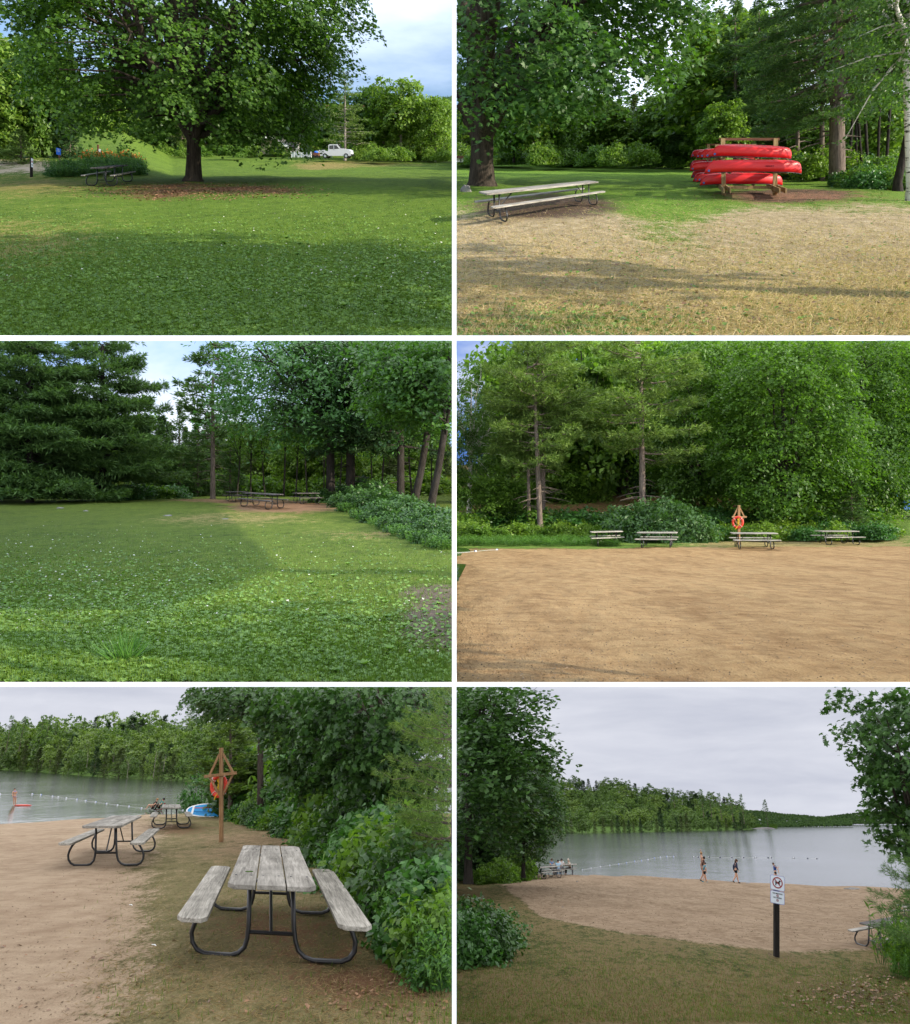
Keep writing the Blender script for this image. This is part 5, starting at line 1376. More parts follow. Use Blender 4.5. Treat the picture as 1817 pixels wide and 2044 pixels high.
picnic_table(P4, 1211, 1087.5, 66, 'leftmost beach table under the trees, seen at an angle', L=1.7, detail=1)
picnic_table(P4, 1313, 1091, 92, 'beach table in front of the broad shrub', L=2.1, detail=1)
picnic_table(P4, 1504, 1093.5, 92, 'beach table in front of the timber rescue post', L=2.25, detail=1)
picnic_table(P4, 1670, 1086, 87, 'beach table farthest right on the sand edge', L=2.25, detail=1)
picnic_table(P4, 1802, 1047, 90, 'shaded picnic table on the grass bank at the right edge', detail=1, wood='wood_dark', benchwood='wood_dark', Y=62, group=None)
rescue_post(P4, 1475, 1088, 2.2, 'pale timber rescue post standing behind the third beach table', w=.12)
r, u = simple_post(P4, 1815, 1062, 40, 5, 'wood_new', 'grey timber post at the far right edge of the beach', 'post')
def log():
    X, Y = P4.at(1176, 1087); o = MB().tube([(-1.05, 0, .14), (-.3, .05, .17), (.4, -.03, .15), (1.0, .1, .12)], [.10, .14, .13, .09], 9).build('log', M['bark_pale'], None, place_matrix(P4, X, Y), smooth=True)
    tag(o, 'bleached log lying left of the leftmost beach table', 'log')
    X, Y = P4.at(1111, 1078); o = MB().lathe([(0, .0), (.24, 0), (.20, .12), (.19, .55), (0, .56)], 12).build('stump', M['bark_pale'], None, place_matrix(P4, X, Y)); tag(o, 'pale cut stump at the edge of the undergrowth', 'stump')
    for k, (px, py, q) in enumerate(((930, 1081, .4), (1010, 1076, -.3), (1066, 1070, .5))):
        X, Y = P4.at(px, py); o = MB().tube([(-1.3, 0, .1), (0, .1, .5), (1.2, 0, .95)], [.04, .035, .015], 6).build('fallen_branch', M['bark_pale'], None, place_matrix(P4, X, Y, yaw=q), smooth=True); tag(o, ('bare fallen branch at the waterline', 'bare branch in the weeds', 'bare branch below the twin trunks')[k], 'branch')
log()
sphere_floats(P4, [(949.5, 1101), (992, 1098.3)], .0021, 'buoy', 'buoy', 'blue and white float lying on the sand at the waterline', 'floats on the sand')
rope_line(P4, [(909, 1104), (930, 1103), (949, 1101.5), (975, 1099), (992, 1098.5)], .005, 'thin pale rope joining the two floats on the sand')
for i, (px, py, w_) in enumerate(((1310, 1128, 14), (1292, 1173, 24), (1070, 1165, 16), (1030, 1137, 60), (1728, 1237, 8), (960, 1255, 9))):
    rock(P4, px, py, w_, 2.2, ('small heap of disturbed sand below the second table', 'low heap of dug sand in the middle of the beach', 'sand clod on the left beach', 'long dark streak of damp clods near the water', 'dark stick-like clod on the right sand', 'small clod near the left front')[i], 'stone', seed=40 + i, z=-.06, cat='sand heap', name='sand_heap')
BP = [conifer(131 + i, H=21, Lb=6.6, r0=.36, h0=6.0, gap=1.1, nb=5, tuft=72, needle=.52, per=9, shape=TUFT * [.6, 1, 1], leafm='needle_y', up=.16, droop=.03, w=.34, cone=False, barkm='bark_pine', dead=16, skip=.15, lean=(-1.1, .3)[i]) for i in range(2)]
plant_px('pine_tree', BP[0], P4, 1078, 1049, hpx=420, h=21, wk=.8, pY=50, yaw=.2, label='leaning pine trunk, left one of the tall pair at the left', cat='pine tree', grow=60)
plant_px('pine_tree', BP[1], P4, 1083, 1040, hpx=430, h=21, wk=.85, pY=53, yaw=1.4, label='upright dark pine trunk, right one of the tall pair at the left', cat='pine tree', grow=60)
plant_px('pine_tree', BP[1], P4, 1056, 1048, hpx=360, h=21, wk=.6, pY=52, yaw=3.4, label='thin short pine left of the tall pair', cat='pine tree', grow=60)
plant_px('pine_tree', BP[1], P4, 1283, 1052, hpx=430, h=21, wk=.95, pY=49, yaw=4.0, label='pine with long yellow-green shelves behind the second beach table', cat='pine tree', grow=60)
plant_px('birch_tree', BIRCH, P4, 936, 1062, hpx=300, h=13, pY=56, wk=.9, yaw=2.4, label='slender pale birch at the left edge above the water', cat='birch tree', grow=40)
MAPLE4 = deciduous(133, H=20, rx=7.8, rz=9.8, zc=10.4, r0=.32, fork=.14, nspray=1100, nleaf=52, leaf=.36, rad=1.4, thick=.07, tilt=.42, nlimb=14, nsub=80, leafm='leaf_maple', barkm='bark_dark', fill=.16, amt=.16, droop=.5, zmin=(1.8, 1.6))
plant_px('maple_tree', MAPLE4, P4, 1563, 1062, hpx=410, h=20, pY=50, wk=.9, yaw=.3, label='huge dense dark green maple behind the rescue post', cat='maple tree', grow=60)
plant_px('maple_tree', MAPLE4, P4, 1720, 1058, hpx=420, h=20, pY=60, wk=.75, yaw=2.3, label='tall maple right of the huge dense one', cat='maple tree', grow=60)
plant_px('maple_tree', MAPLE4, P4, 1405, 1050, hpx=400, h=20, pY=58, wk=.75, yaw=4.3, label='dark maple between the shelved pine and the huge maple', cat='maple tree', grow=60)
belt(P4, [(975, 1045), (1850, 1045)], 74, [(FD[0], 10, 'broadleaf_tree', None), (FS[0], 10, 'spruce_tree', None), (FD[0], 10, 'broadleaf_tree', None)], 26, 430, 'forest trees behind the beach', 'dark forest tree standing behind the beach trees', wk=(.55, .8))
belt(P4, [(905, 1056), (1210, 1050)], 60, [(FD[1], 10, 'broadleaf_tree', None), (FD[0], 10, 'broadleaf_tree', None)], 9, 130, 'young trees left of the beach', 'young leafy tree at the left behind the water edge', wk=(.8, 1.1))
belt(P4, [(905, 1080), (1240, 1080)], 47.5, [(SH[1], 1.4, 'shrub', None), (SH[2], 1.4, 'shrub', None)], 16, 34, 'shrubs left of the beach tables', 'bright shrub along the bank left of the tables', jitter=.04)
belt(P4, [(905, 1074), (1730, 1074)], 53, [(SH[0], 1.4, 'shrub', None), (SH[1], 1.4, 'shrub', None), (SH[1], 1.4, 'shrub', None)], 34, 54, 'undergrowth in the forest edge', 'leafy undergrowth shrub inside the forest edge above the beach', jitter=.05)
BSH = shrub(135, 3.6, 2.4, 330, 40, .26, LONG * [1.7, 1, 1], .55, 'leaf_dark')
plant_px('large_shrub', BSH, P4, 1312, 1082, hpx=88, h=2.6, wk=.95, dk=.6, yaw=.4, label='broad glossy shrub directly behind the second beach table', cat='shrub')
belt(P4, [(1390, 1080), (1770, 1076)], 46.5, [(SH[0], 1.4, 'shrub', None), (SH[2], 1.4, 'shrub', None), (SH[1], 1.4, 'shrub', None)], 22, 32, 'shrubs behind the right beach tables', 'leafy shrub in the hedge behind the right beach tables', jitter=.03)
plant_px('pine_tree', SPR, P4, 1700, 1068, hpx=125, h=10, pY=48, wk=1.5, label='low bushy young pine above the rightmost beach table', cat='pine tree')
WD4 = weeds(83, 1.2, .8, 130, 'leaf_weed', .16)
for i in range(16):
    plant_px('weed_clump', WD4, P4, 910 + i * 20, 1090 - (i % 3) * 3, hpx=16, h=.8, wk=1.2, yaw=i, label='tall grassy weeds along the beach edge', cat='weeds', group='weeds along the beach edge')

# ================================================================ sprinkled ground cover
M['gr_shade'] = leaf_mat('grass_blades', (.050, .100, .012), (.14, .22, .030), .3)
M['gr_clover'] = leaf_mat('clover_leaves', (.055, .125, .020), (.20, .33, .060), .25, spec=.25)
M['gr_dry'] = leaf_mat('dry_straw', (.28, .19, .08), (.58, .47, .28), .2)
M['gr_dirt'] = leaf_mat('brown_litter', (.10, .05, .025), (.30, .16, .08), .1)
M['petal'] = plain('clover_blossom', (.65, .63, .55), .7)
def k1(X, Y): return .25 + .75 * np.clip((Y - 330) / 120, 0, 1) - .6 * blob(X, Y, 395, 382, 180, 15, .4)
scatter('grass', P1, 90000, 345, 672, .045, BLADE, 'gr_shade', 1, 'short lawn grass in front of the maple', k1, power=.75)
scatter('clover', P1, 42000, 380, 672, .050, QUAD * [1.5, 1, 1], 'gr_clover', 2, 'clover and broad leaves in the lawn before the maple', lambda X, Y: .15 + .85 * np.clip((Y - 400) / 200, 0, 1) * np.clip((X + 150) / 500, 0.2, 1), flat=True, power=.7)
scatter('clover_blossom', P1, 1500, 400, 665, .028, QUAD * [2, 1, 1], 'petal', 3, 'tiny white clover blossoms in the maple lawn', lambda X, Y: np.clip((X - 300) / 400, 0.1, 1), flat=True, power=.7)
scatter('leaf_litter', P1, 5000, 366, 400, .10, QUAD, 'gr_dirt', 4, 'brown litter on the bare soil under the lawn maple', lambda X, Y: blob(X, Y, 395, 382, 200, 16, .5), flat=True)
def k2(X, Y): return np.clip(1.0 - .8 * np.clip((Y - 380) / 50, 0, 1) + blob(X, Y, 1330, 440, 110, 60, .6) * .4 + blob(X, Y, 1120, 650, 180, 30, .6) * .6, 0.10, 1)
scatter('grass', P2, 40000, 345, 672, .045, BLADE, 'gr_shade', 5, 'green grass tufts around the canoe lawn', k2, power=.7)
scatter('clover', P2, 9000, 400, 672, .055, QUAD * [1.4, 1, 1], 'gr_clover', 6, 'small green leaves in the dry canoe lawn', lambda X, Y: blob(X, Y, 1330, 440, 120, 60, .7) * .5 + blob(X, Y, 1120, 650, 200, 36, .7) + .06, flat=True, power=.7)
scatter('straw', P2, 60000, 395, 672, .075, BLADE * [.8, 1, 1], 'gr_dry', 7, 'flattened dry straw-coloured grass in the foreground', lambda X, Y: 1 - .7 * blob(X, Y, 1090, 412, 150, 26, .5), up=.12, power=.7)
scatter('leaf_litter', P2, 7000, 372, 660, .06, QUAD, 'gr_dirt', 8, 'brown litter around the canoe racks', lambda X, Y: .12 + blob(X, Y, 1590, 392, 220, 20, .6), flat=True)
def k3(X, Y): return .3 + .7 * np.clip((Y - 1010) / 100, 0, 1) - .8 * blob(X, Y, 880, 1235, 90, 60, .5)
scatter('grass', P3, 90000, 1012, 1363, .045, BLADE, 'gr_shade', 9, 'short grass of the shaded lawn', k3, power=.8)
scatter('clover', P3, 36000, 1060, 1363, .050, QUAD * [1.5, 1, 1], 'gr_clover', 10, 'clover leaves in the shaded lawn', lambda X, Y: .15 + .85 * np.clip((Y - 1080) / 160, 0, 1) * np.clip((1000 - X) / 700, .15, 1), flat=True, power=.8)
scatter('clover_blossom', P3, 1600, 1040, 1300, .030, QUAD * [2, 1, 1], 'petal', 11, 'tiny white clover blossoms in the shaded lawn', lambda X, Y: np.clip((520 - X) / 300, 0.15, 1), flat=True, power=.8)
PLANTAIN = []
for s_ in range(3):
    rng_ = np.random.default_rng(200 + s_); n_ = 9; az = np.arange(n_) * 6.28 / n_ + rng_.random(n_) * .4
    T_ = np.stack([np.cos(az), np.sin(az), .8 + .5 * rng_.random(n_)], 1); C_ = nrm(T_) * .085 + [0, 0, .01]
    V_, F_, v_ = put_leaves(C_, np.array([0, 0, 1.0]) - .4 * T_, .17 + .05 * rng_.random(n_), QUAD * [1.1, 1, 1], rng_, T_)
    PLANTAIN.append([('foliage', V_, F_, v_, 'gr_clover', False)])
rp = random.Random(77)
for (fr_, y0_, y1_, x0_, x1_, n_, lb_) in ((P1, 470, 655, 260, 890, 34, 'broad-leaved plantain rosette in the lawn before the maple'), (P3, 1120, 1345, 15, 885, 44, 'broad-leaved plantain rosette in the shaded lawn')):
    for i in range(n_):
        plant('plantain', PLANTAIN[i % 3], fr_, *fr_.at(rp.uniform(x0_, x1_), rp.uniform(y0_, y1_)), yaw=rp.uniform(0, 6), sc=rp.uniform(.25, .52), lean=False, label=lb_, cat='weed', group='plantain rosettes in the ' + ('maple lawn' if fr_ is P1 else 'shaded lawn'))
TUSS = weeds(201, .16, .5, 40, 'leaf_weed', .05, 3)
def tussock(fr, px, py, s, label):
    rng = np.random.default_rng(7); n = 150; q = rng.random(n) * 6.28; r = .14 * np.sqrt(rng.random(n))
    C = np.stack([r * np.cos(q), r * np.sin(q), 0 * q], 1); T = nrm(np.stack([np.cos(q) * .6, np.sin(q) * .6, 1 + 0 * q], 1) + .25 * rng.normal(size=(n, 3)))
    V, Fa, v = put_leaves(C, rng.normal(size=(n, 3)), .30 + .2 * rng.random(n), BLADE * [.35, 1, 1], rng, T)
    plant('grass_tussock', [('blades', V, Fa, v, 'leaf_weed', False)], fr, *fr.at(px, py), sc=s, lean=False, label=label, cat='grass tussock')
tussock(P3, 247, 1318, .75, 'tall grass tussock at the lower left of the shaded lawn')
for i, (px, py) in enumerate(((160, 1140), (520, 1150))): pass

M['pebble'] = leaf_mat('sand_debris', (.05, .03, .018), (.26, .19, .12), .0, spec=.1, rough=.9)
scatter('sand_debris', P4, 6500, 1104, 1362, .024, QUAD, 'pebble', 31, 'bits of bark, clods and pebbles strewn over the sand', lambda X, Y: .25 + .75 * np.clip((1500 - X) / 500, 0, 1), flat=True)
M['gr_straw'] = leaf_mat('brown_straw', (.16, .10, .05), (.42, .31, .17), .2)
# ================================================================ PLACE 5: beach corner with three tables
M['g5'] = ground_mat('beach_path', (.17, .15, .06), (.28, .225, .115), (.22, .12, .065), (.28, .195, .11), (.38, .28, .16), (.34, .235, .150), (.52, .39, .265), bump=.8, fine=24, bd=.09)
sh5 = interp_line([(-260, 1652), (0, 1641.5), (60, 1638), (150, 1632.5), (230, 1627), (300, 1621.5), (372, 1614.5), (450, 1609), (600, 1600), (1200, 1590)])
def mask5(X, Y):
    s = np.clip(1.05 - .0016 * np.maximum(X - 60, 0) - .0006 * np.maximum(Y - 1760, 0), 0, 1)
    s = s * np.interp(X, [300, 420], [1, .62])
    s = s - blob(X, Y, 480, 1760, 150, 130, .8) * .5 - blob(X, Y, 620, 1990, 330, 60, .8) * .3
    y = .30 + blob(X, Y, 520, 1690, 130, 40, .7) * .35
    d = blob(X, Y, 330, 1655, 120, 14, .6) * .6 + blob(X, Y, 720, 1960, 180, 60, .7) * .7 + blob(X, Y, 560, 1850, 160, 50, .6) * .45
    return np.stack([np.clip(d, 0, 1), np.clip(y, 0, 1), np.clip(s, 0, 1)], 1)
ground('beach', P5, mask5, shore=sh5, mat=M['g5'], drop=1.5, bump=.02)
M['lake'] = water_mat('lake_water', (.022, .034, .018), .11, .9, .55, (1, .5, 1))
M['lake6'] = water_mat('lake_water_wide', (.026, .036, .026), .12, .55, .5, (1, .5, 1))
def lake(fr, near, far, mat, x0, x1):
    a = [fr.at(px, near) for px in (x0, x1)]; b = [fr.at(px, far) for px in (x1, x0)]
    n = 1
    o = MB().add([(*a[0], 0), (*a[1], 0), (*b[0], 0), (*b[1], 0)], [(0, 1, 2, 3)]).build('lake', mat, None, fr.M)
    tag(o, kind='structure')
lake(P5W, 1668, 1528, M['lake'], -300, 906)
# far shore of place 5
shore5 = interp_line([(-260, 1531), (0, 1536.5), (80, 1541), (150, 1547), (225, 1552.5), (300, 1556), (345, 1558.5), (420, 1562), (560, 1570)])
crest5 = interp_line([(-260, 1458), (0, 1462), (60, 1460), (140, 1466), (200, 1458), (260, 1455), (330, 1452), (400, 1446), (480, 1440), (560, 1430)])
M['bank'] = ground_mat('far_bank', (.05, .10, .02), (.10, .17, .03), (.08, .06, .04), (.1, .12, .04), (.2, .2, .08), (.1, .09, .06), (.2, .18, .12))
def far_land(fr, shore, crest, x0, x1, deep, name='hill', ht=None, n=40, treeh=0):
    V = []; rows = 6
    for i in range(n + 1):
        px = x0 + (x1 - x0) * i / n
        X, Y = fr.at(px, shore(px))
        for r in range(rows):
            yy = Y + deep * r / (rows - 1)
            py = shore(px) - .3 - (shore(px) - crest(px) - treeh) * (r / (rows - 1))
            V.append(fr.pt(px, min(py, shore(px) - .3), yy) if r else (X, Y, -.02))
    F_ = [(i * rows + r, (i + 1) * rows + r, (i + 1) * rows + r + 1, i * rows + r + 1) for i in range(n) for r in range(rows - 1)]
    o = MB().add(V, F_).build(name, M['bank'], None, fr.M, smooth=True); tag(o, kind='structure')
far_land(P5W, shore5, crest5, -250, 640, 60, treeh=34)
def far_forest(fr, shore, crest, x0, x1, deep, rows, step, specs, front, group, hp0=46, treeh=34, rg=None, seed=5, label='tree', fh=(.7, 1.0)):
    rg = random.Random(seed); cnt = 0
    for r in range(rows):
        t = r / (rows - 1); px = x0 + rg.random() * step
        while px < x1:
            s, c = shore(px), crest(px)
            py = s - .5 - (s - c - treeh) * t
            Y = fr.at(px, s)[1] + deep * t + rg.uniform(-2, 2)
            pr, hh, nm, wkk = rg.choice(front if r == 0 else specs)
            hp = hp0 * rg.uniform(.75, 1.25) if r else hp0 * rg.uniform(*fh)
            plant_px(nm, pr, fr, px, py, hpx=hp, h=hh, wk=wkk * rg.uniform(.85, 1.2), pY=Y, yaw=rg.uniform(0, 6.28), label=label, cat='tree', group=group, lean=False)
            cnt += 1; px += step * rg.uniform(.6, 1.4)
    return cnt
SP5 = [(XD[0], 10, 'broadleaf_tree', .8), (XD[1], 10, 'light_broadleaf_tree', .85), (XD[2], 10, 'birch_tree', .8), (XD[1], 10, 'light_broadleaf_tree', .9), (XC[0], 10, 'spruce_tree', 1.1)]  # all plain broadleaf crowns, birch included; the light ones differ only in tone
FR5 = [(XC[1], 10, 'cedar_tree', 1.0), (XC[1], 10, 'cedar_tree', 1.2), (XC[0], 10, 'spruce_tree', 1.1), (XD[0], 10, 'broadleaf_tree', .8), (XC[1], 10, 'cedar_tree', 1.0), (XD[1], 10, 'light_broadleaf_tree', .6)]
c5 = far_forest(P5W, shore5, crest5, -50, 560, 60, 6, 22, SP5, FR5, 'trees on the far shore behind the swimmer', hp0=58, treeh=36, seed=5, label='tree on the wooded far shore beyond the swimmer')
for (px, py, hp, lb) in ((12, 1500, 66, 'tall pine at the left end of the far shore'), (38, 1500, 64, 'second tall pine at the left end of the far shore'), (77, 1495, 56, 'left one of three pine tops over the far trees'), (90, 1495, 62, 'middle one of three pine tops over the far trees'), (105, 1495, 52, 'right one of three pine tops over the far trees'), (162, 1492, 54, 'single dense pine top over the far trees'), (372, 1500, 92, 'tall pine on the far shore left of the rescue post')):
    plant_px('pine_tree', XP[px % 2], P5W, px, py, hpx=hp, h=12, wk=.95, pY=200, yaw=px, label=lb, cat='pine tree', lean=False)
DEADT = [('trunk', *tubes([(np.array([[0, 0, 0], [.1, 0, 4], [.3, 0, 7], [.1, 0, 10]]), [.16, .13, .09, .03]), (np.array([[.3, 0, 6.5], [1.2, 0, 8], [1.3, 0, 9.6]]), [.08, .06, .02]), (np.array([[.15, 0, 5], [-.8, 0, 6.2], [-1.6, 0, 6.6]]), [.06, .04, .01])], 5), None, 'bark_pale', True)]
for (px, py, hp) in ((173, 1532, 34), (254, 1553, 38), (306, 1552, 52), (326, 1540, 34), (10, 1534, 34), (98, 1536, 22)):
    plant_px('dead_tree', DEADT, P5W, px, py, hpx=hp, h=10, pY=P5W.at(px, float(shore5(px)))[1] - 1.5, yaw=px, label='bare pale dead trunk among the far shore trees', cat='dead tree', group='bare trunks on the far shore', lean=False)
# tables, post, people, board
picnic_table(P5, 541, 1862, 7.2, 'large weathered picnic table nearest to the viewer beside the bushes', L=1.80, W_=.73, s=1.12, zs=.90)
picnic_table(P5, 231, 1714, -2, 'weathered picnic table on open sand, middle one of three', L=2.0, s=1.08)
picnic_table(P5, 342.5, 1650, -9, 'smallest farthest picnic table near the seated couple', L=1.8, detail=1)
rescue_post(P5, 442, 1680.5, 180 * (P5.at(442, 1680.5)[1] * P5.ca + P5.h * P5.sa) / F / math.cos(0), 'brown timber rescue post with diagonal braces between the tables and bushes', ring_side=1, w=.105)
def leaf_litter_item():
    X, Y = P5.at(497, 1740); p = P5.pt(497, 1741, Y * 0 + P5.at(497, 1741, .76)[1])
    o = MB().prism([(-.03, 0), (0, -.02), (.035, .0), (.02, .03), (-.02, .025)], 0, .006, 'z').build('fallen_leaf', M['leaf_bright'], None, P5.M @ Matrix.Translation((p[0], p[1], p[2] + .003)) @ Matrix.Scale(1.3, 4)); tag(o, 'small yellow-green leaf lying on the near tabletop', 'leaf')
leaf_litter_item()
BATH = dict(STAND, ell=(.02, .13, .66), wrl=(.09, .03, .68), wrr=(.04, -.13, .50))
person_px(P5W, 29.5, 1607.5, 33, 1.0, yaw=.5, J=BATH, skin='skin', top=None, bottom='cloth_lilac', legs=.12, hair='hair_b', label='person in a two-piece swimsuit standing in shallow water by a red board', group=None, bulk=1.15)
def bikini():
    X, Y = P5W.at(29.5, 1607.5); h = 33 * Y / F
    o = bpy.data.objects[[q.name for q in bpy.data.objects if q.name.startswith('person')][-1]]
    m = MB(); m.ball((.0, 0, .745 * h), (.075 * h, .088 * h, .035 * h), 12, 6); m.build('swim_top', M['cloth_lilac'], o, smooth=True)
bikini()
X, Y = P5W.at(46, 1608.5)
o = MB().ball((0, 0, .03), (.62, .30, .05), 16, 6).build('body_board', M['red_ring'], None, place_matrix(P5W, X, Y, .0, .2), smooth=True); tag(o, 'small red board floating beside the standing swimmer', 'board')
for (px, py, tp_, hr, lb, hat) in ((304, 1621, 'cloth_black', 'hair_l', 'person lounging in a black low chair at the waterline, bare knees up', None), (317, 1620.5, 'cloth_green', 'hair_d', 'person in teal with a dark cap lounging in the right low chair', None)):
    X, Y = P5.at(px, py); u = (Y * P5.ca + P5.h * P5.sa) / F
    person(P5, X, Y, .12, 2.6, 21 * u / .50, lb, LOUNGE, top=tp_, bottom='cloth_black', hair=hr, lean=False, legs=.4)
    c = root('beach_chair', P5, X, Y, 0, 2.6); tag(c, 'low black beach chair, left one at the waterline' if tp_ == 'cloth_black' else 'low maroon beach chair, right one at the waterline', 'beach chair')
    H_ = 21 * u / .5
    cm = M['cloth_black'] if tp_ == 'cloth_black' else M['cloth_maroon']
    MB().box((0.03 * H_, 0, .10 * H_), (.24 * H_, .27 * H_, .02 * H_)).build('seat', cm, c)
    MB().box((-.17 * H_, 0, .24 * H_), (.02 * H_, .27 * H_, .32 * H_), Matrix.Rotation(-.45, 3, 'Y')).build('backrest', cm, c)
    for sx_ in (-.08, .12):
        for sy in (-.13, .13): MB().tube([(sx_ * H_, sy * H_, 0), (sx_ * H_, sy * H_, .10 * H_)], .008 * H_, 5).build('leg', M['metal_black'], c)
buo5 = [(1.5, 270), (293, 270), (372, 276), (477, 290), (530, 297), (603, 306), (698, 319), (778, 330), (868, 342), (968, 356), (1067, 369), (1171, 381), (1286, 397), (1410, 413), (1660, 417)]
buo5 = [(x * .22, 1526.3 + y * .22) for x, y in buo5]
sphere_floats(P5W, buo5, .0014, 'buoy', 'buoy', 'blue and white float on the rope line beside the swimmer', 'floats on the swimming line')
rope_line(P5W, buo5, .006, 'rope carrying the swimming line floats')
def sup():
    p = P5.at(432, 1630); X, Y = p; u = (Y * P5.ca + P5.h * P5.sa) / F
    r = root('paddle_board', P5, X, Y, 12 * u, 0); tag(r, 'blue paddle board with orange stripe on its edge behind the rescue post', 'paddle board')
    def outline(s, w):
        return [(s * 62 * u * math.copysign(abs(math.cos(a)) ** .8, math.cos(a)), w * 15 * u * math.sin(a)) for a in np.linspace(0, 6.283, 41)[:-1]]
    tl = Matrix.Rotation(-.5, 4, 'X')
    for nm, s, w, y0, y1, mt in (('hull', 1, 1, 0, .12, 'white'), ('deck', .95, .86, -.004, .01, 'blue_light')):
        o = MB().prism(outline(s, w), y0, y1).build(nm, M[mt], r); o.matrix_local = tl
    for (x0, x1, z, hgt, mt) in ((-48, 40, 4.5, 1.3, 'red_ring'), (-50, -46, 0, 16, 'white'), (-46, 40, -3, .5, 'cloth_blue'), (-40, 40, -6, .5, 'cloth_blue')):
        o = MB().box(((x0 + x1) / 2 * u, -.012, z * u), ((x1 - x0) * u, .012, hgt * u)).build('stripe', M[mt], r); o.matrix_local = tl
sup()
# the wall of foliage at the right
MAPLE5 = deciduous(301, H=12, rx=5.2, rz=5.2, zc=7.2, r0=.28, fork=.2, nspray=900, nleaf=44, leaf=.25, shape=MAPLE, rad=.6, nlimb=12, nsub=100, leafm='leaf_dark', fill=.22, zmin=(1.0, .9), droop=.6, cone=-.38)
plant_px('maple_tree', MAPLE5, P5, 690, 1690, hpx=560, h=12, wk=.98, dk=.8, yaw=.3, label='dark maple overhanging the rescue post from the right', cat='maple tree')
plant_px('maple_tree', MAPLE5, P5, 790, 1730, hpx=640, h=12, wk=.95, dk=.7, yaw=2.2, label='dark maple behind the nearest table bushes', cat='maple tree', grow=20)
plant_px('pine_tree', FP[1], P5, 460, 1612, hpx=190, h=12, wk=1.9, pY=38, yaw=2.0, label='shaded pine behind the upper end of the rescue post', cat='pine tree')
PINE5 = conifer(303, H=7, Lb=2.6, r0=.10, h0=.7, gap=.32, nb=6, tuft=40, needle=.20, per=12, leafm='needle_y', up=.15, w=.35, shape=TUFT * [.28, 1, 1], cone=False)
plant_px('pine_tree', PINE5, P5, 905, 1905, hpx=560, h=7, wk=.75, pY=10.5, yaw=.6, label='young long-needled pine at the right edge above the weeds', cat='pine tree', grow=60)
edge5 = interp_line([(470, 1638), (520, 1650), (560, 1660), (620, 1680), (700, 1730), (760, 1800), (830, 1885), (905, 1960)])
SH5 = [shrub(305 + i, 1.0, 1.1, 130, 30, .13, QUAD, .28, ['leaf_shrub', 'leaf_mid', 'leaf_dark'][i]) for i in range(3)]
kk = 0
for row in range(4):
    px = 478 + row * 10
    while px < 925:
        py = float(edge5(px)) - row * 16; 
        hp = 34 + (px - 470) * .16 + row * 26
        plant_px('shrub', SH5[kk % 3], P5, px, max(py, 1628), hpx=hp, h=1.15, wk=.95, yaw=kk * 1.1, label='leafy shrub in the thicket right of the near picnic table', cat='shrub', group='thicket right of the near picnic table', grow=40)
        kk += 1; px += (16 + (px - 470) * .07) * rnd.uniform(.8, 1.2)
for i in range(24):
    px = 640 + i * 11.5 + rnd.uniform(-5, 5); py = float(edge5(px)) + rnd.uniform(6, 22)
    plant_px('weed_clump', [weeds_a, weeds_b][i % 2] if 'weeds_a' in globals() else WD[i % 2], P5, px, py, hpx=52 + i * 3.0, h=.9, wk=.6, yaw=i * 1.3, label='tall narrow-leaved weeds along the thicket edge', cat='weeds', group='tall weeds right of the near table', grow=40)
plant_px('shrub', shrub(309, 1.3, 1.5, 70, 22, .17, LONG * [2.2, 1, 1], .34, 'leaf_shrub', stems=20), P5, 402, 1617, hpx=66, h=1.5, wk=.75, label='glossy overhanging sprays left of the rescue post', cat='shrub')
scatter('grass', P5, 20000, 1640, 2044, .045, BLADE, 'gr_shade', 12, 'thin green grass around the near tables', lambda X, Y: np.clip((X - 150) / 900, 0, .10) + blob(X, Y, 500, 1655, 110, 20, .6) * .6 + blob(X, Y, 560, 1800, 180, 60, .6) * .2 + blob(X, Y, 850, 2010, 120, 50, .6) * .6, power=.8)
scatter('straw', P5, 26000, 1650, 2044, .050, BLADE * [.7, 1, 1], 'gr_straw', 13, 'dry grass and needles under the near table', lambda X, Y: np.clip((X - 120) / 700, 0, .6) + blob(X, Y, 560, 1960, 300, 60, .6) * .5, up=.15, power=.8)
scatter('leaf_litter', P5, 4000, 1640, 2044, .045, QUAD, 'gr_dirt', 14, 'brown leaf litter at the foot of the thicket', lambda X, Y: blob(X, Y, 800, 1990, 130, 50, .6) + blob(X, Y, 330, 1655, 130, 18, .6) * .6 + .05, flat=True)
for i, (px, py) in enumerate(((261, 1808), (307, 1889))):
    X, Y = P5.at(px, py); o = MB().tube([(-.05, 0, .01), (.0, .01, .014), (.05, .005, .01)], [.005, .007, .003], 6).build('feather', M['white'], None, place_matrix(P5, X, Y, yaw=.8)); tag(o, ('white feather on the sand left of the near table, upper one', 'white feather on the sand left of the near table, lower one')[i], 'feather')

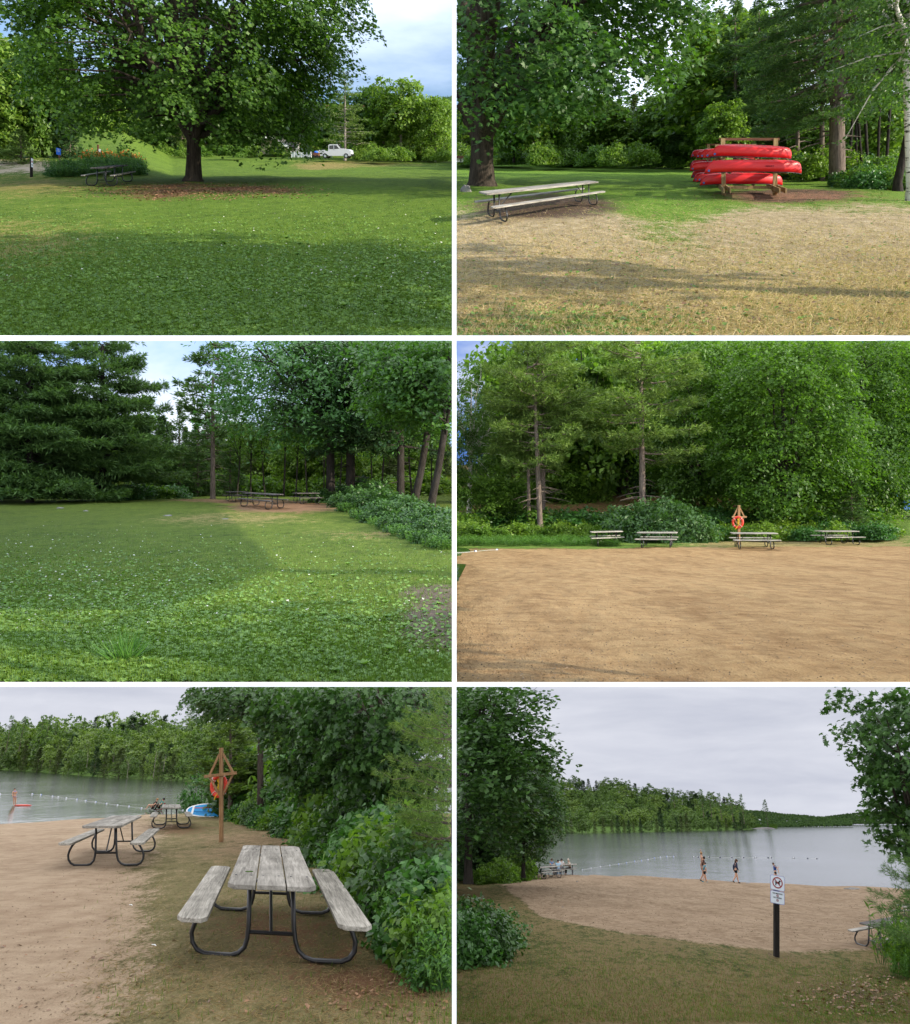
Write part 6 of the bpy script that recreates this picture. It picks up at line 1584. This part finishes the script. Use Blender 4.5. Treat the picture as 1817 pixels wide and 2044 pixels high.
# ================================================================ PLACE 6: wide lake view
M['g6'] = ground_mat('beach_slope', (.066, .082, .020), (.120, .130, .038), (.10, .07, .045), (.18, .135, .06), (.21, .16, .08), (.21, .142, .086), (.38, .28, .185), bump=.9, fine=12, bd=.12)
sh6 = interp_line([(900, 1738), (1060, 1741), (1150, 1743.5), (1230, 1745.5), (1330, 1749), (1450, 1757), (1560, 1761.5), (1700, 1767), (1817, 1772), (2100, 1782)])
def mask6(X, Y):
    lo = interp_line([(900, 1770), (1010, 1775), (1090, 1835), (1180, 1850), (1300, 1868), (1420, 1885), (1560, 1895), (1700, 1900), (1817, 1890)])(X)
    s = np.clip((lo - Y) / 14 + .5, 0, 1) * np.clip((X - 985) / 40, 0, 1)
    y = .55 + 0 * X + blob(X, Y, 1250, 1990, 200, 40, .8) * .25
    d = blob(X, Y, 1700, 2000, 180, 40, .8) * .45 + blob(X, Y, 1500, 1900, 400, 22, .8) * .3 + blob(X, Y, 1150, 1960, 140, 22, .8) * .25
    return np.stack([np.clip(d, 0, 1), np.clip(y, 0, 1), s], 1)
ground('beach', P6, mask6, shore=sh6, mat=M['g6'], bump=.05, drop=2)
lake(P6W, 1800, 1638.6, M['lake6'], 907, 2150)
shore6 = interp_line([(900, 1668), (1065, 1664.5), (1200, 1663), (1330, 1660), (1480, 1657), (1512, 1656)])
crest6 = interp_line([(900, 1530), (1000, 1535), (1060, 1545), (1095, 1556), (1140, 1561), (1200, 1563), (1250, 1572), (1300, 1580), (1350, 1589), (1420, 1598), (1470, 1612), (1500, 1628), (1512, 1640)])
far_land(P6W, shore6, crest6, 911, 1512, 190, treeh=16)
SP6 = [(XD[0], 10, 'broadleaf_tree', 1.0), (XD[1], 10, 'light_broadleaf_tree', 1.0), (XD[2], 10, 'birch_tree', 1.0), (XD[1], 10, 'light_broadleaf_tree', 1.0), (XD[0], 10, 'broadleaf_tree', 1.0), (XC[0], 10, 'spruce_tree', 1.2)]  # the birch entry is the same plain broadleaf crown
FR6 = [(XC[1], 10, 'cedar_tree', 1.1), (XC[0], 10, 'spruce_tree', 1.1), (XD[0], 10, 'broadleaf_tree', .9)]
c6 = far_forest(P6W, shore6, crest6, 1040, 1500, 190, 7, 13.5, SP6, FR6, 'trees on the wooded hill across the lake', hp0=26, treeh=17, seed=8, label='tree on the wooded hill across the wide lake', fh=(.75, 1.25))
for (px, py, hp, lb) in ((1347, 1612, 36, 'lone pine top above the hill crest'), (1405, 1630, 50, 'first tall pine of the group on the point'), (1421, 1630, 46, 'second tall pine of the group on the point'), (1441, 1636, 48, 'third tall pine of the group on the point'), (1464, 1640, 50, 'fourth tall pine of the group on the point'), (1486, 1644, 52, 'fifth pine, rightmost of the group on the point')):
    plant_px('pine_tree', XP[px % 2], P6W, px, py, hpx=hp, h=12, wk=.95, pY=330, yaw=px, label=lb, cat='pine tree', lean=False)
# distant wooded shores: they read as one mass
def far_wood(name, fr, x0, x1, shore, crest, Y, n, seed, label):
    rng = np.random.default_rng(seed); px = x0 + (x1 - x0) * rng.random(n); t = rng.random(n) ** .8 * 1.05 - .05; t[:n // 3] *= .15
    s = shore(px); c = crest(px); py = s - (s - c) * t
    Yv = Y * (1 + .06 * t)
    C = np.stack([(px - CX) / F, np.ones(n), (CY - py) / F], 1) @ fr.R; C = C * (Yv / C[:, 1])[:, None] + np.array([0, 0, fr.h])
    sz = Y / F * 5.0
    N = rng.normal(size=(n, 3)); N[:, 2] = abs(N[:, 2]) + .4; N[:, 1] -= .6
    T = np.tile([0, 0.05, 1.0], (n, 1)) + .3 * rng.normal(size=(n, 3))
    V, Fa, v = put_leaves(C, N, sz * (.5 + .8 * rng.random(n)), QUAD * [1.2, 1, 1], rng, T)
    o = link(name, mesh_arrays(name, V, Fa, v), M['needle'], None, fr.M); tag(o, label, 'woods', kind='stuff')
far_wood('distant_woods', P6W, 1490, 1700, interp_line([(1490, 1652), (1600, 1648.5), (1700, 1646.5)]), interp_line([(1490, 1617), (1530, 1620), (1560, 1624), (1600, 1627), (1640, 1631), (1700, 1636)]), 640, 9500, 1, 'long dark wooded shore right of the island')
far_wood('distant_woods', P6W, 1640, 1860, interp_line([(1640, 1643.5), (1860, 1643)]), interp_line([(1640, 1631), (1700, 1624), (1750, 1620), (1860, 1612)]), 880, 7500, 2, 'farthest low wooded shore at the right')
def island():
    rock(P6W, 1522, 1654.5, 50, 4.2, 'low rocky island in the lake', 'stone', seed=31, d=.5, cat='island', name='island', z=-.4)
    plant_px('pine_tree', XP[0], P6W, 1534, 1653.5, hpx=50, h=12, wk=1.0, pY=P6W.at(1534, 1653.5)[1], yaw=2, label='single pine growing on the small lake island', cat='pine tree', lean=False)
    for i, px in enumerate((1505, 1512, 1544)): plant_px('shrub', SH[1], P6W, px, 1653.5, hpx=9, h=1.4, wk=.9, pY=P6W.at(px, 1653.5)[1], label='low bush on the lake island', cat='shrub', group='bushes on the lake island', lean=False)
island()
# buoys
b6 = [(340, 174), (395, 165), (453, 155), (511, 147), (567, 138), (616, 130), (666, 121), (709, 116), (750, 110), (790, 101), (827, 96), (867, 92), (909, 92)]
b6b = [(1035, 95), (1062, 95), (1130, 95), (1199, 97), (1271, 98), (1344, 98), (1420, 99), (1498, 99), (1515, 99), (1657, 101), (1745, 103), (1800, 104)]
b6 = [(1053.9 + x * .3202, 1680.7 + y * .3202) for x, y in b6]; b6b = [(1053.9 + x * .3202, 1680.7 + y * .3202) for x, y in b6b]
sphere_floats(P6W, b6, .0010, 'buoy', 'buoy', 'float of the slanting line running out from the tables', 'floats of the slanting line')
sphere_floats(P6W, b6b, .0011, 'buoy', 'buoy', 'dark float of the straight line across the swimming area', 'floats of the straight line', mat='cloth_navy', mat2='cloth_white')
rope_line(P6W, b6, .007, 'rope of the slanting float line'); rope_line(P6W, b6b, .007, 'rope of the straight float line')
# sign
def sign6():
    r, u = simple_post(P6, 1550, 1910, 140, 9.5, 'post_black', 'black post with two white notices standing on the grass edge of the beach', 'sign', name='sign', lean=True)
    y = -5.2 * u
    p1 = sign_plate(r, 28.5 * u, 28 * u, (0, y, 134 * u), 'paper', 'cloth_lilac', r=.04)
    p2 = sign_plate(r, 28.5 * u, 23.5 * u, (0, y, 107 * u), 'paper', 'cloth_lilac', r=.04)
    yy = y - .011
    ringmesh(8.4 * u, 10.6 * u, yy - .002, (0, 134.5 * u)).build('red_ring', M['sign_red'], p1)
    dog = [(-5.6, 2.6), (-4.6, 3.6), (-3.8, 1.4), (1.5, 2.0), (3.2, 4.8), (3.4, 6.2), (4.2, 5.2), (6.8, 4.2), (6.6, 3.0), (4.9, 2.6), (4.4, -.4), (4.6, -4.4), (3.2, -4.4), (2.8, -1.4), (-1.2, -1.2), (-2.6, -2.2), (-2.8, -5.0), (-4.6, -5.0), (-4.4, -1.6), (-4.9, .8)]
    MB().prism([(a * u * .98, (134.2 + b * .98) * u) for a, b in dog], yy - .003, yy - .001).build('dog_symbol', M['black'], p1)
    MB().beam((-6.6 * u, yy - .005, (134.5 + 6.6) * u), (6.6 * u, yy - .005, (134.5 - 6.6) * u), 1.7 * u, .002, (0, 1, 0)).build('slash', M['sign_red'], p1)
    text(p2, 'NO SMOKING', 3.3 * u, (0, yy - .001, 114.2 * u), 'black', .95)
    text(p2, 'NO VAPING', 3.3 * u, (0, yy - .001, 106.4 * u), 'black', .95)
    for z in (110.4, 101.8):
        ringmesh(1.7 * u, 2.4 * u, yy - .002, (0, z * u), 20).build('red_ring', M['sign_red'], p2)
        MB().beam((-1.6 * u, yy - .003, (z + 1.6) * u), (1.6 * u, yy - .003, (z - 1.6) * u), .6 * u, .002, (0, 1, 0)).build('slash', M['sign_red'], p2)
        MB().box((0, yy - .0025, z * u), (2.4 * u, .002, .6 * u)).build('cigarette_symbol', M['black'], p2)
sign6()
# people on the beach
def pp(px, py, hpx, label, J, **kw): return person_px(P6, px, py, hpx, 1.0, label=label, J=J, **kw)
pp(1404, 1760, 47.5, 'man in a brown shirt walking behind the small child', WALK, top='cloth_brown', bottom='cloth_brown', skin='skin_d', hair='hair_d', shoes='cloth_black', yaw=.1)
pp(1406.5, 1761.5, 38, 'small child in a bright blue shirt walking beside the man', WALK, top='cloth_teal', bottom='cloth_black', hair='hair_d', shoes='cloth_teal', yaw=.05)
pp(1469, 1762.5, 45, 'woman with long brown hair in a dark hooded top and black shorts', WALK, top='cloth_navy', bottom='cloth_black', hair='hair_b', hairlong=True, shoes='cloth_black', sleeves=1.2, skirt=.012, yaw=.1)
pp(1548, 1760.5, 37, 'boy in a blue shirt and black shorts striding with his arm out', RUN, top='cloth_blue', bottom='cloth_black', hair='hair_b', shoes='cloth_black', yaw=.0)
person_px(P6W, 1402, 1722, 22, .52, label='bare-shouldered bather standing waist deep between the floats', J=dict(STAND, ell=(.04, .12, .9), wrl=(.02, .08, 1.04)), skin='skin', hair='hair_l', Z=-2.2 * 0 - .46 * 22 / .52 * P6W.at(1402, 1720)[1] / F, lean=False)
picnic_table(P6, 1093, 1752.5, 32, 'picnic table with empty benches in front of the seated group', L=2.0, s=1.22, detail=1)
picnic_table(P6, 1126, 1746, 75, 'picnic table with four people sitting round it by the lake', L=2.0, s=1.22, detail=1)
def sitp(px, py, hpx, label, yaw, **kw):
    return person_px(P6, px, py, hpx, .78, label=label, J=SIT, lean=False, yaw=yaw, **kw)
sitp(1101, 1744, 29, 'person in a denim blue shirt sitting at the left of the group', 1.0, top='cloth_denim', bottom='cloth_black', hair='hair_b', legs=1.2)
sitp(1115.5, 1748, 30, 'person in a pale blue top seen from behind in the seated group', -1.4, top='cloth_sky', bottom='cloth_denim', hair='hair_d', legs=1.2)
sitp(1122, 1744, 29, 'person in a white shirt sitting on the far side of the lake table', 1.5, top='cloth_white', bottom='cloth_navy', hair='hair_d', legs=1.2)
sitp(1139.5, 1746, 30, 'person in a beige coat and bobble hat at the right end of the group', 3.0, top='cloth_beige', bottom='cloth_black', hair='hair_l', hat='cloth_beige', legs=1.2, sleeves=1.2)
picnic_table(P6, 1770, 1890, 62, 'dark picnic table half hidden by bushes at the lower right', L=2.0, detail=1, wood='wood_dark', benchwood='wood_grey')
picnic_table(P6, 1842, 1848, 85, 'picnic table end showing at the right edge above the bush', L=2.0, detail=1, group=None)
picnic_table(P6, 895 + 5, 1757, 90, 'picnic table end cut by the left edge of the lake view', L=1.4, detail=1, group=None) if False else None
for i, (px, py, w_) in enumerate(((1700, 1775, 30), (1493, 1763, 12), (1123, 1810, 5), (1152, 1760, 5))):
    rock(P6, px, py, w_, 5 if i == 0 else 2.5, ('heap of dug wet sand near the right waterline', 'small clump of dug sand by the woman', 'small pale stone on the left sand', 'dark pebble beside the lake tables')[i], 'stone', seed=60 + i, cat='sand heap' if i < 2 else 'stone', name='sand_heap' if i < 2 else 'rock')
# vegetation
SPR6 = conifer(311, H=16, Lb=5.2, r0=.3, h0=.8, gap=.42, nb=7, tuft=60, needle=.42, per=6, leafm='needle_b', droop=.35, up=.05, w=.32, barkm='bark_dark')
plant_px('spruce_tree', SPR6, P6, 992, 1752, hpx=330, h=16, wk=.78, yaw=.5, label='dense dark spruce left of the lake tables', cat='spruce tree', grow=0)
plant_px('spruce_tree', SPR6, P6, 925, 1756, hpx=380, h=16, wk=1.0, yaw=2.5, label='dark spruce at the left edge behind the tall leafy tree', cat='spruce tree', grow=0)
BIR6 = deciduous(313, H=16, rx=5.0, rz=7.4, zc=9.6, r0=.2, fork=.4, nspray=760, nleaf=34, leaf=.34, rad=.95, nlimb=14, nsub=110, leafm='leaf_dark', barkm='bark_dark', zmin=(2.0, 2.0), droop=.8, fill=.4)
plant_px('broadleaf_tree', BIR6, P6, 935, 1760, hpx=455, h=16, wk=1.4, yaw=1.0, label='tall dark leafy tree filling the upper left of the lake view', cat='tree', pY=52)
plant_px('broadleaf_tree', BIR6, P6, 1045, 1750, hpx=235, h=16, wk=1.2, yaw=3.0, label='rounded leafy tree right of the dense spruce', cat='tree', pY=60)
SHR6 = shrub(315, 2.6, 2.6, 260, 34, .28, QUAD, .5, 'leaf_mid')
plant_px('shrub', SHR6, P6, 1024, 1757, hpx=62, h=2.7, wk=.75, yaw=.2, label='flowering green bush beside the seated group', cat='shrub')
plant_px('shrub', SHR6, P6, 995, 1762, hpx=46, h=2.7, wk=.9, yaw=1.2, label='green bush below the dense spruce', cat='shrub')
plant_px('shrub', SHR6, P6, 975, 1764, hpx=30, h=2.7, wk=1.2, yaw=3.2, label='low green bush at the foot of the tall dark leafy tree', cat='shrub')
for i, (px, py, hp) in enumerate(((925, 1925, 100), (965, 1912, 95), (990, 1890, 72), (905, 1900, 110))):
    plant_px('leafy_bush', [SH5[0], SH5[2], SH5[0], SH5[2]][i], P6, px, py, hpx=hp, h=1.15, wk=.9, yaw=i, label='dense fine-leaved bush at the lower left corner of the lake view', cat='shrub', group='bushes at the lower left of the lake view')
MAPLE6 = deciduous(317, H=13, rx=4.6, rz=5.4, zc=8.0, r0=.25, fork=.2, cone=-.45, nspray=380, nleaf=44, leaf=.30, shape=MAPLE, rad=.75, nlimb=12, nsub=90, leafm='leaf_dark', fill=.3, zmin=(3.2, 4.2), droop=.5)
plant_px('maple_tree', MAPLE6, P6, 1862, 1905, hpx=600, h=13, wk=.84, yaw=.9, pY=20, label='dark maple leaning in from the right edge over the lake', cat='maple tree', grow=40)
PINE6 = conifer(319, H=5, Lb=2.3, r0=.07, h0=.3, gap=.3, nb=5, tuft=34, needle=.24, per=12, leafm='needle', up=.1, w=.35, shape=TUFT * [.28, 1, 1])
plant_px('pine_tree', PINE6, P6, 1870, 1915, hpx=330, h=5, wk=.8, yaw=.3, pY=17.5, label='young pine with long soft needles at the right edge', cat='pine tree', grow=40)
for i, (px, py, hp) in enumerate(((1816, 1932, 70), (1834, 1940, 100), (1845, 1950, 120), (1815, 1958, 50))):
    plant_px('weed_clump', weeds(321 + i, .9, .9, 80, 'leaf_weed' if i % 2 else 'leaf_mid', .15), P6, px, py, hpx=hp, h=.95, wk=.75, yaw=i, label='tall weeds in front of the half hidden table', cat='weeds', group='weeds at the lower right of the lake view', grow=40)
scatter('grass', P6, 60000, 1815, 2044, .060, BLADE, 'gr_shade6' if 'gr_shade6' in M else 'gr_shade', 15, 'short worn grass in front of the lake beach', lambda X, Y: np.clip((Y - interp_line([(900, 1785), (1010, 1800), (1090, 1845), (1300, 1880), (1560, 1905), (1817, 1900)])(X)) / 30, 0, 1) * .8, power=.8)
scatter('straw', P6, 26000, 1850, 2044, .055, BLADE, 'gr_dry6' if 'gr_dry6' in M else 'gr_dirt', 16, 'brown dry blades in the grass before the lake', lambda X, Y: np.clip((Y - interp_line([(900, 1800), (1090, 1850), (1300, 1885), (1817, 1905)])(X)) / 30, 0, 1), up=.25, power=.8)
scatter('leaf_litter', P6, 2500, 1950, 2030, .10, QUAD, 'gr_dirt', 17, 'dead brown leaves at the lower right of the lake view', lambda X, Y: blob(X, Y, 1740, 1990, 130, 34, .5), flat=True)

scatter('sand_debris', P5, 2600, 1650, 2044, .020, QUAD, 'pebble', 32, 'pebbles and bits of bark on the sand beside the tables', lambda X, Y: np.clip((900 - X) / 600, .1, 1), flat=True)
scatter('sand_debris', P6, 3000, 1752, 1880, .06, QUAD, 'pebble', 33, 'pebbles and clods on the raked lake beach', None, flat=True)
OVER = deciduous(331, H=12, rx=4.9, rz=2.0, zc=10.3, r0=.2, fork=.6, nspray=300, nleaf=44, leaf=.27, shape=MAPLE, rad=.7, nlimb=9, nsub=40, leafm='leaf_dark', fill=.35, droop=.8)
plant_px('maple_tree', OVER, P5, 520, 1652, hpx=318, h=12, wk=1.55, dk=.8, yaw=.6, label='maple whose boughs reach left along the top above the lake', cat='maple tree')
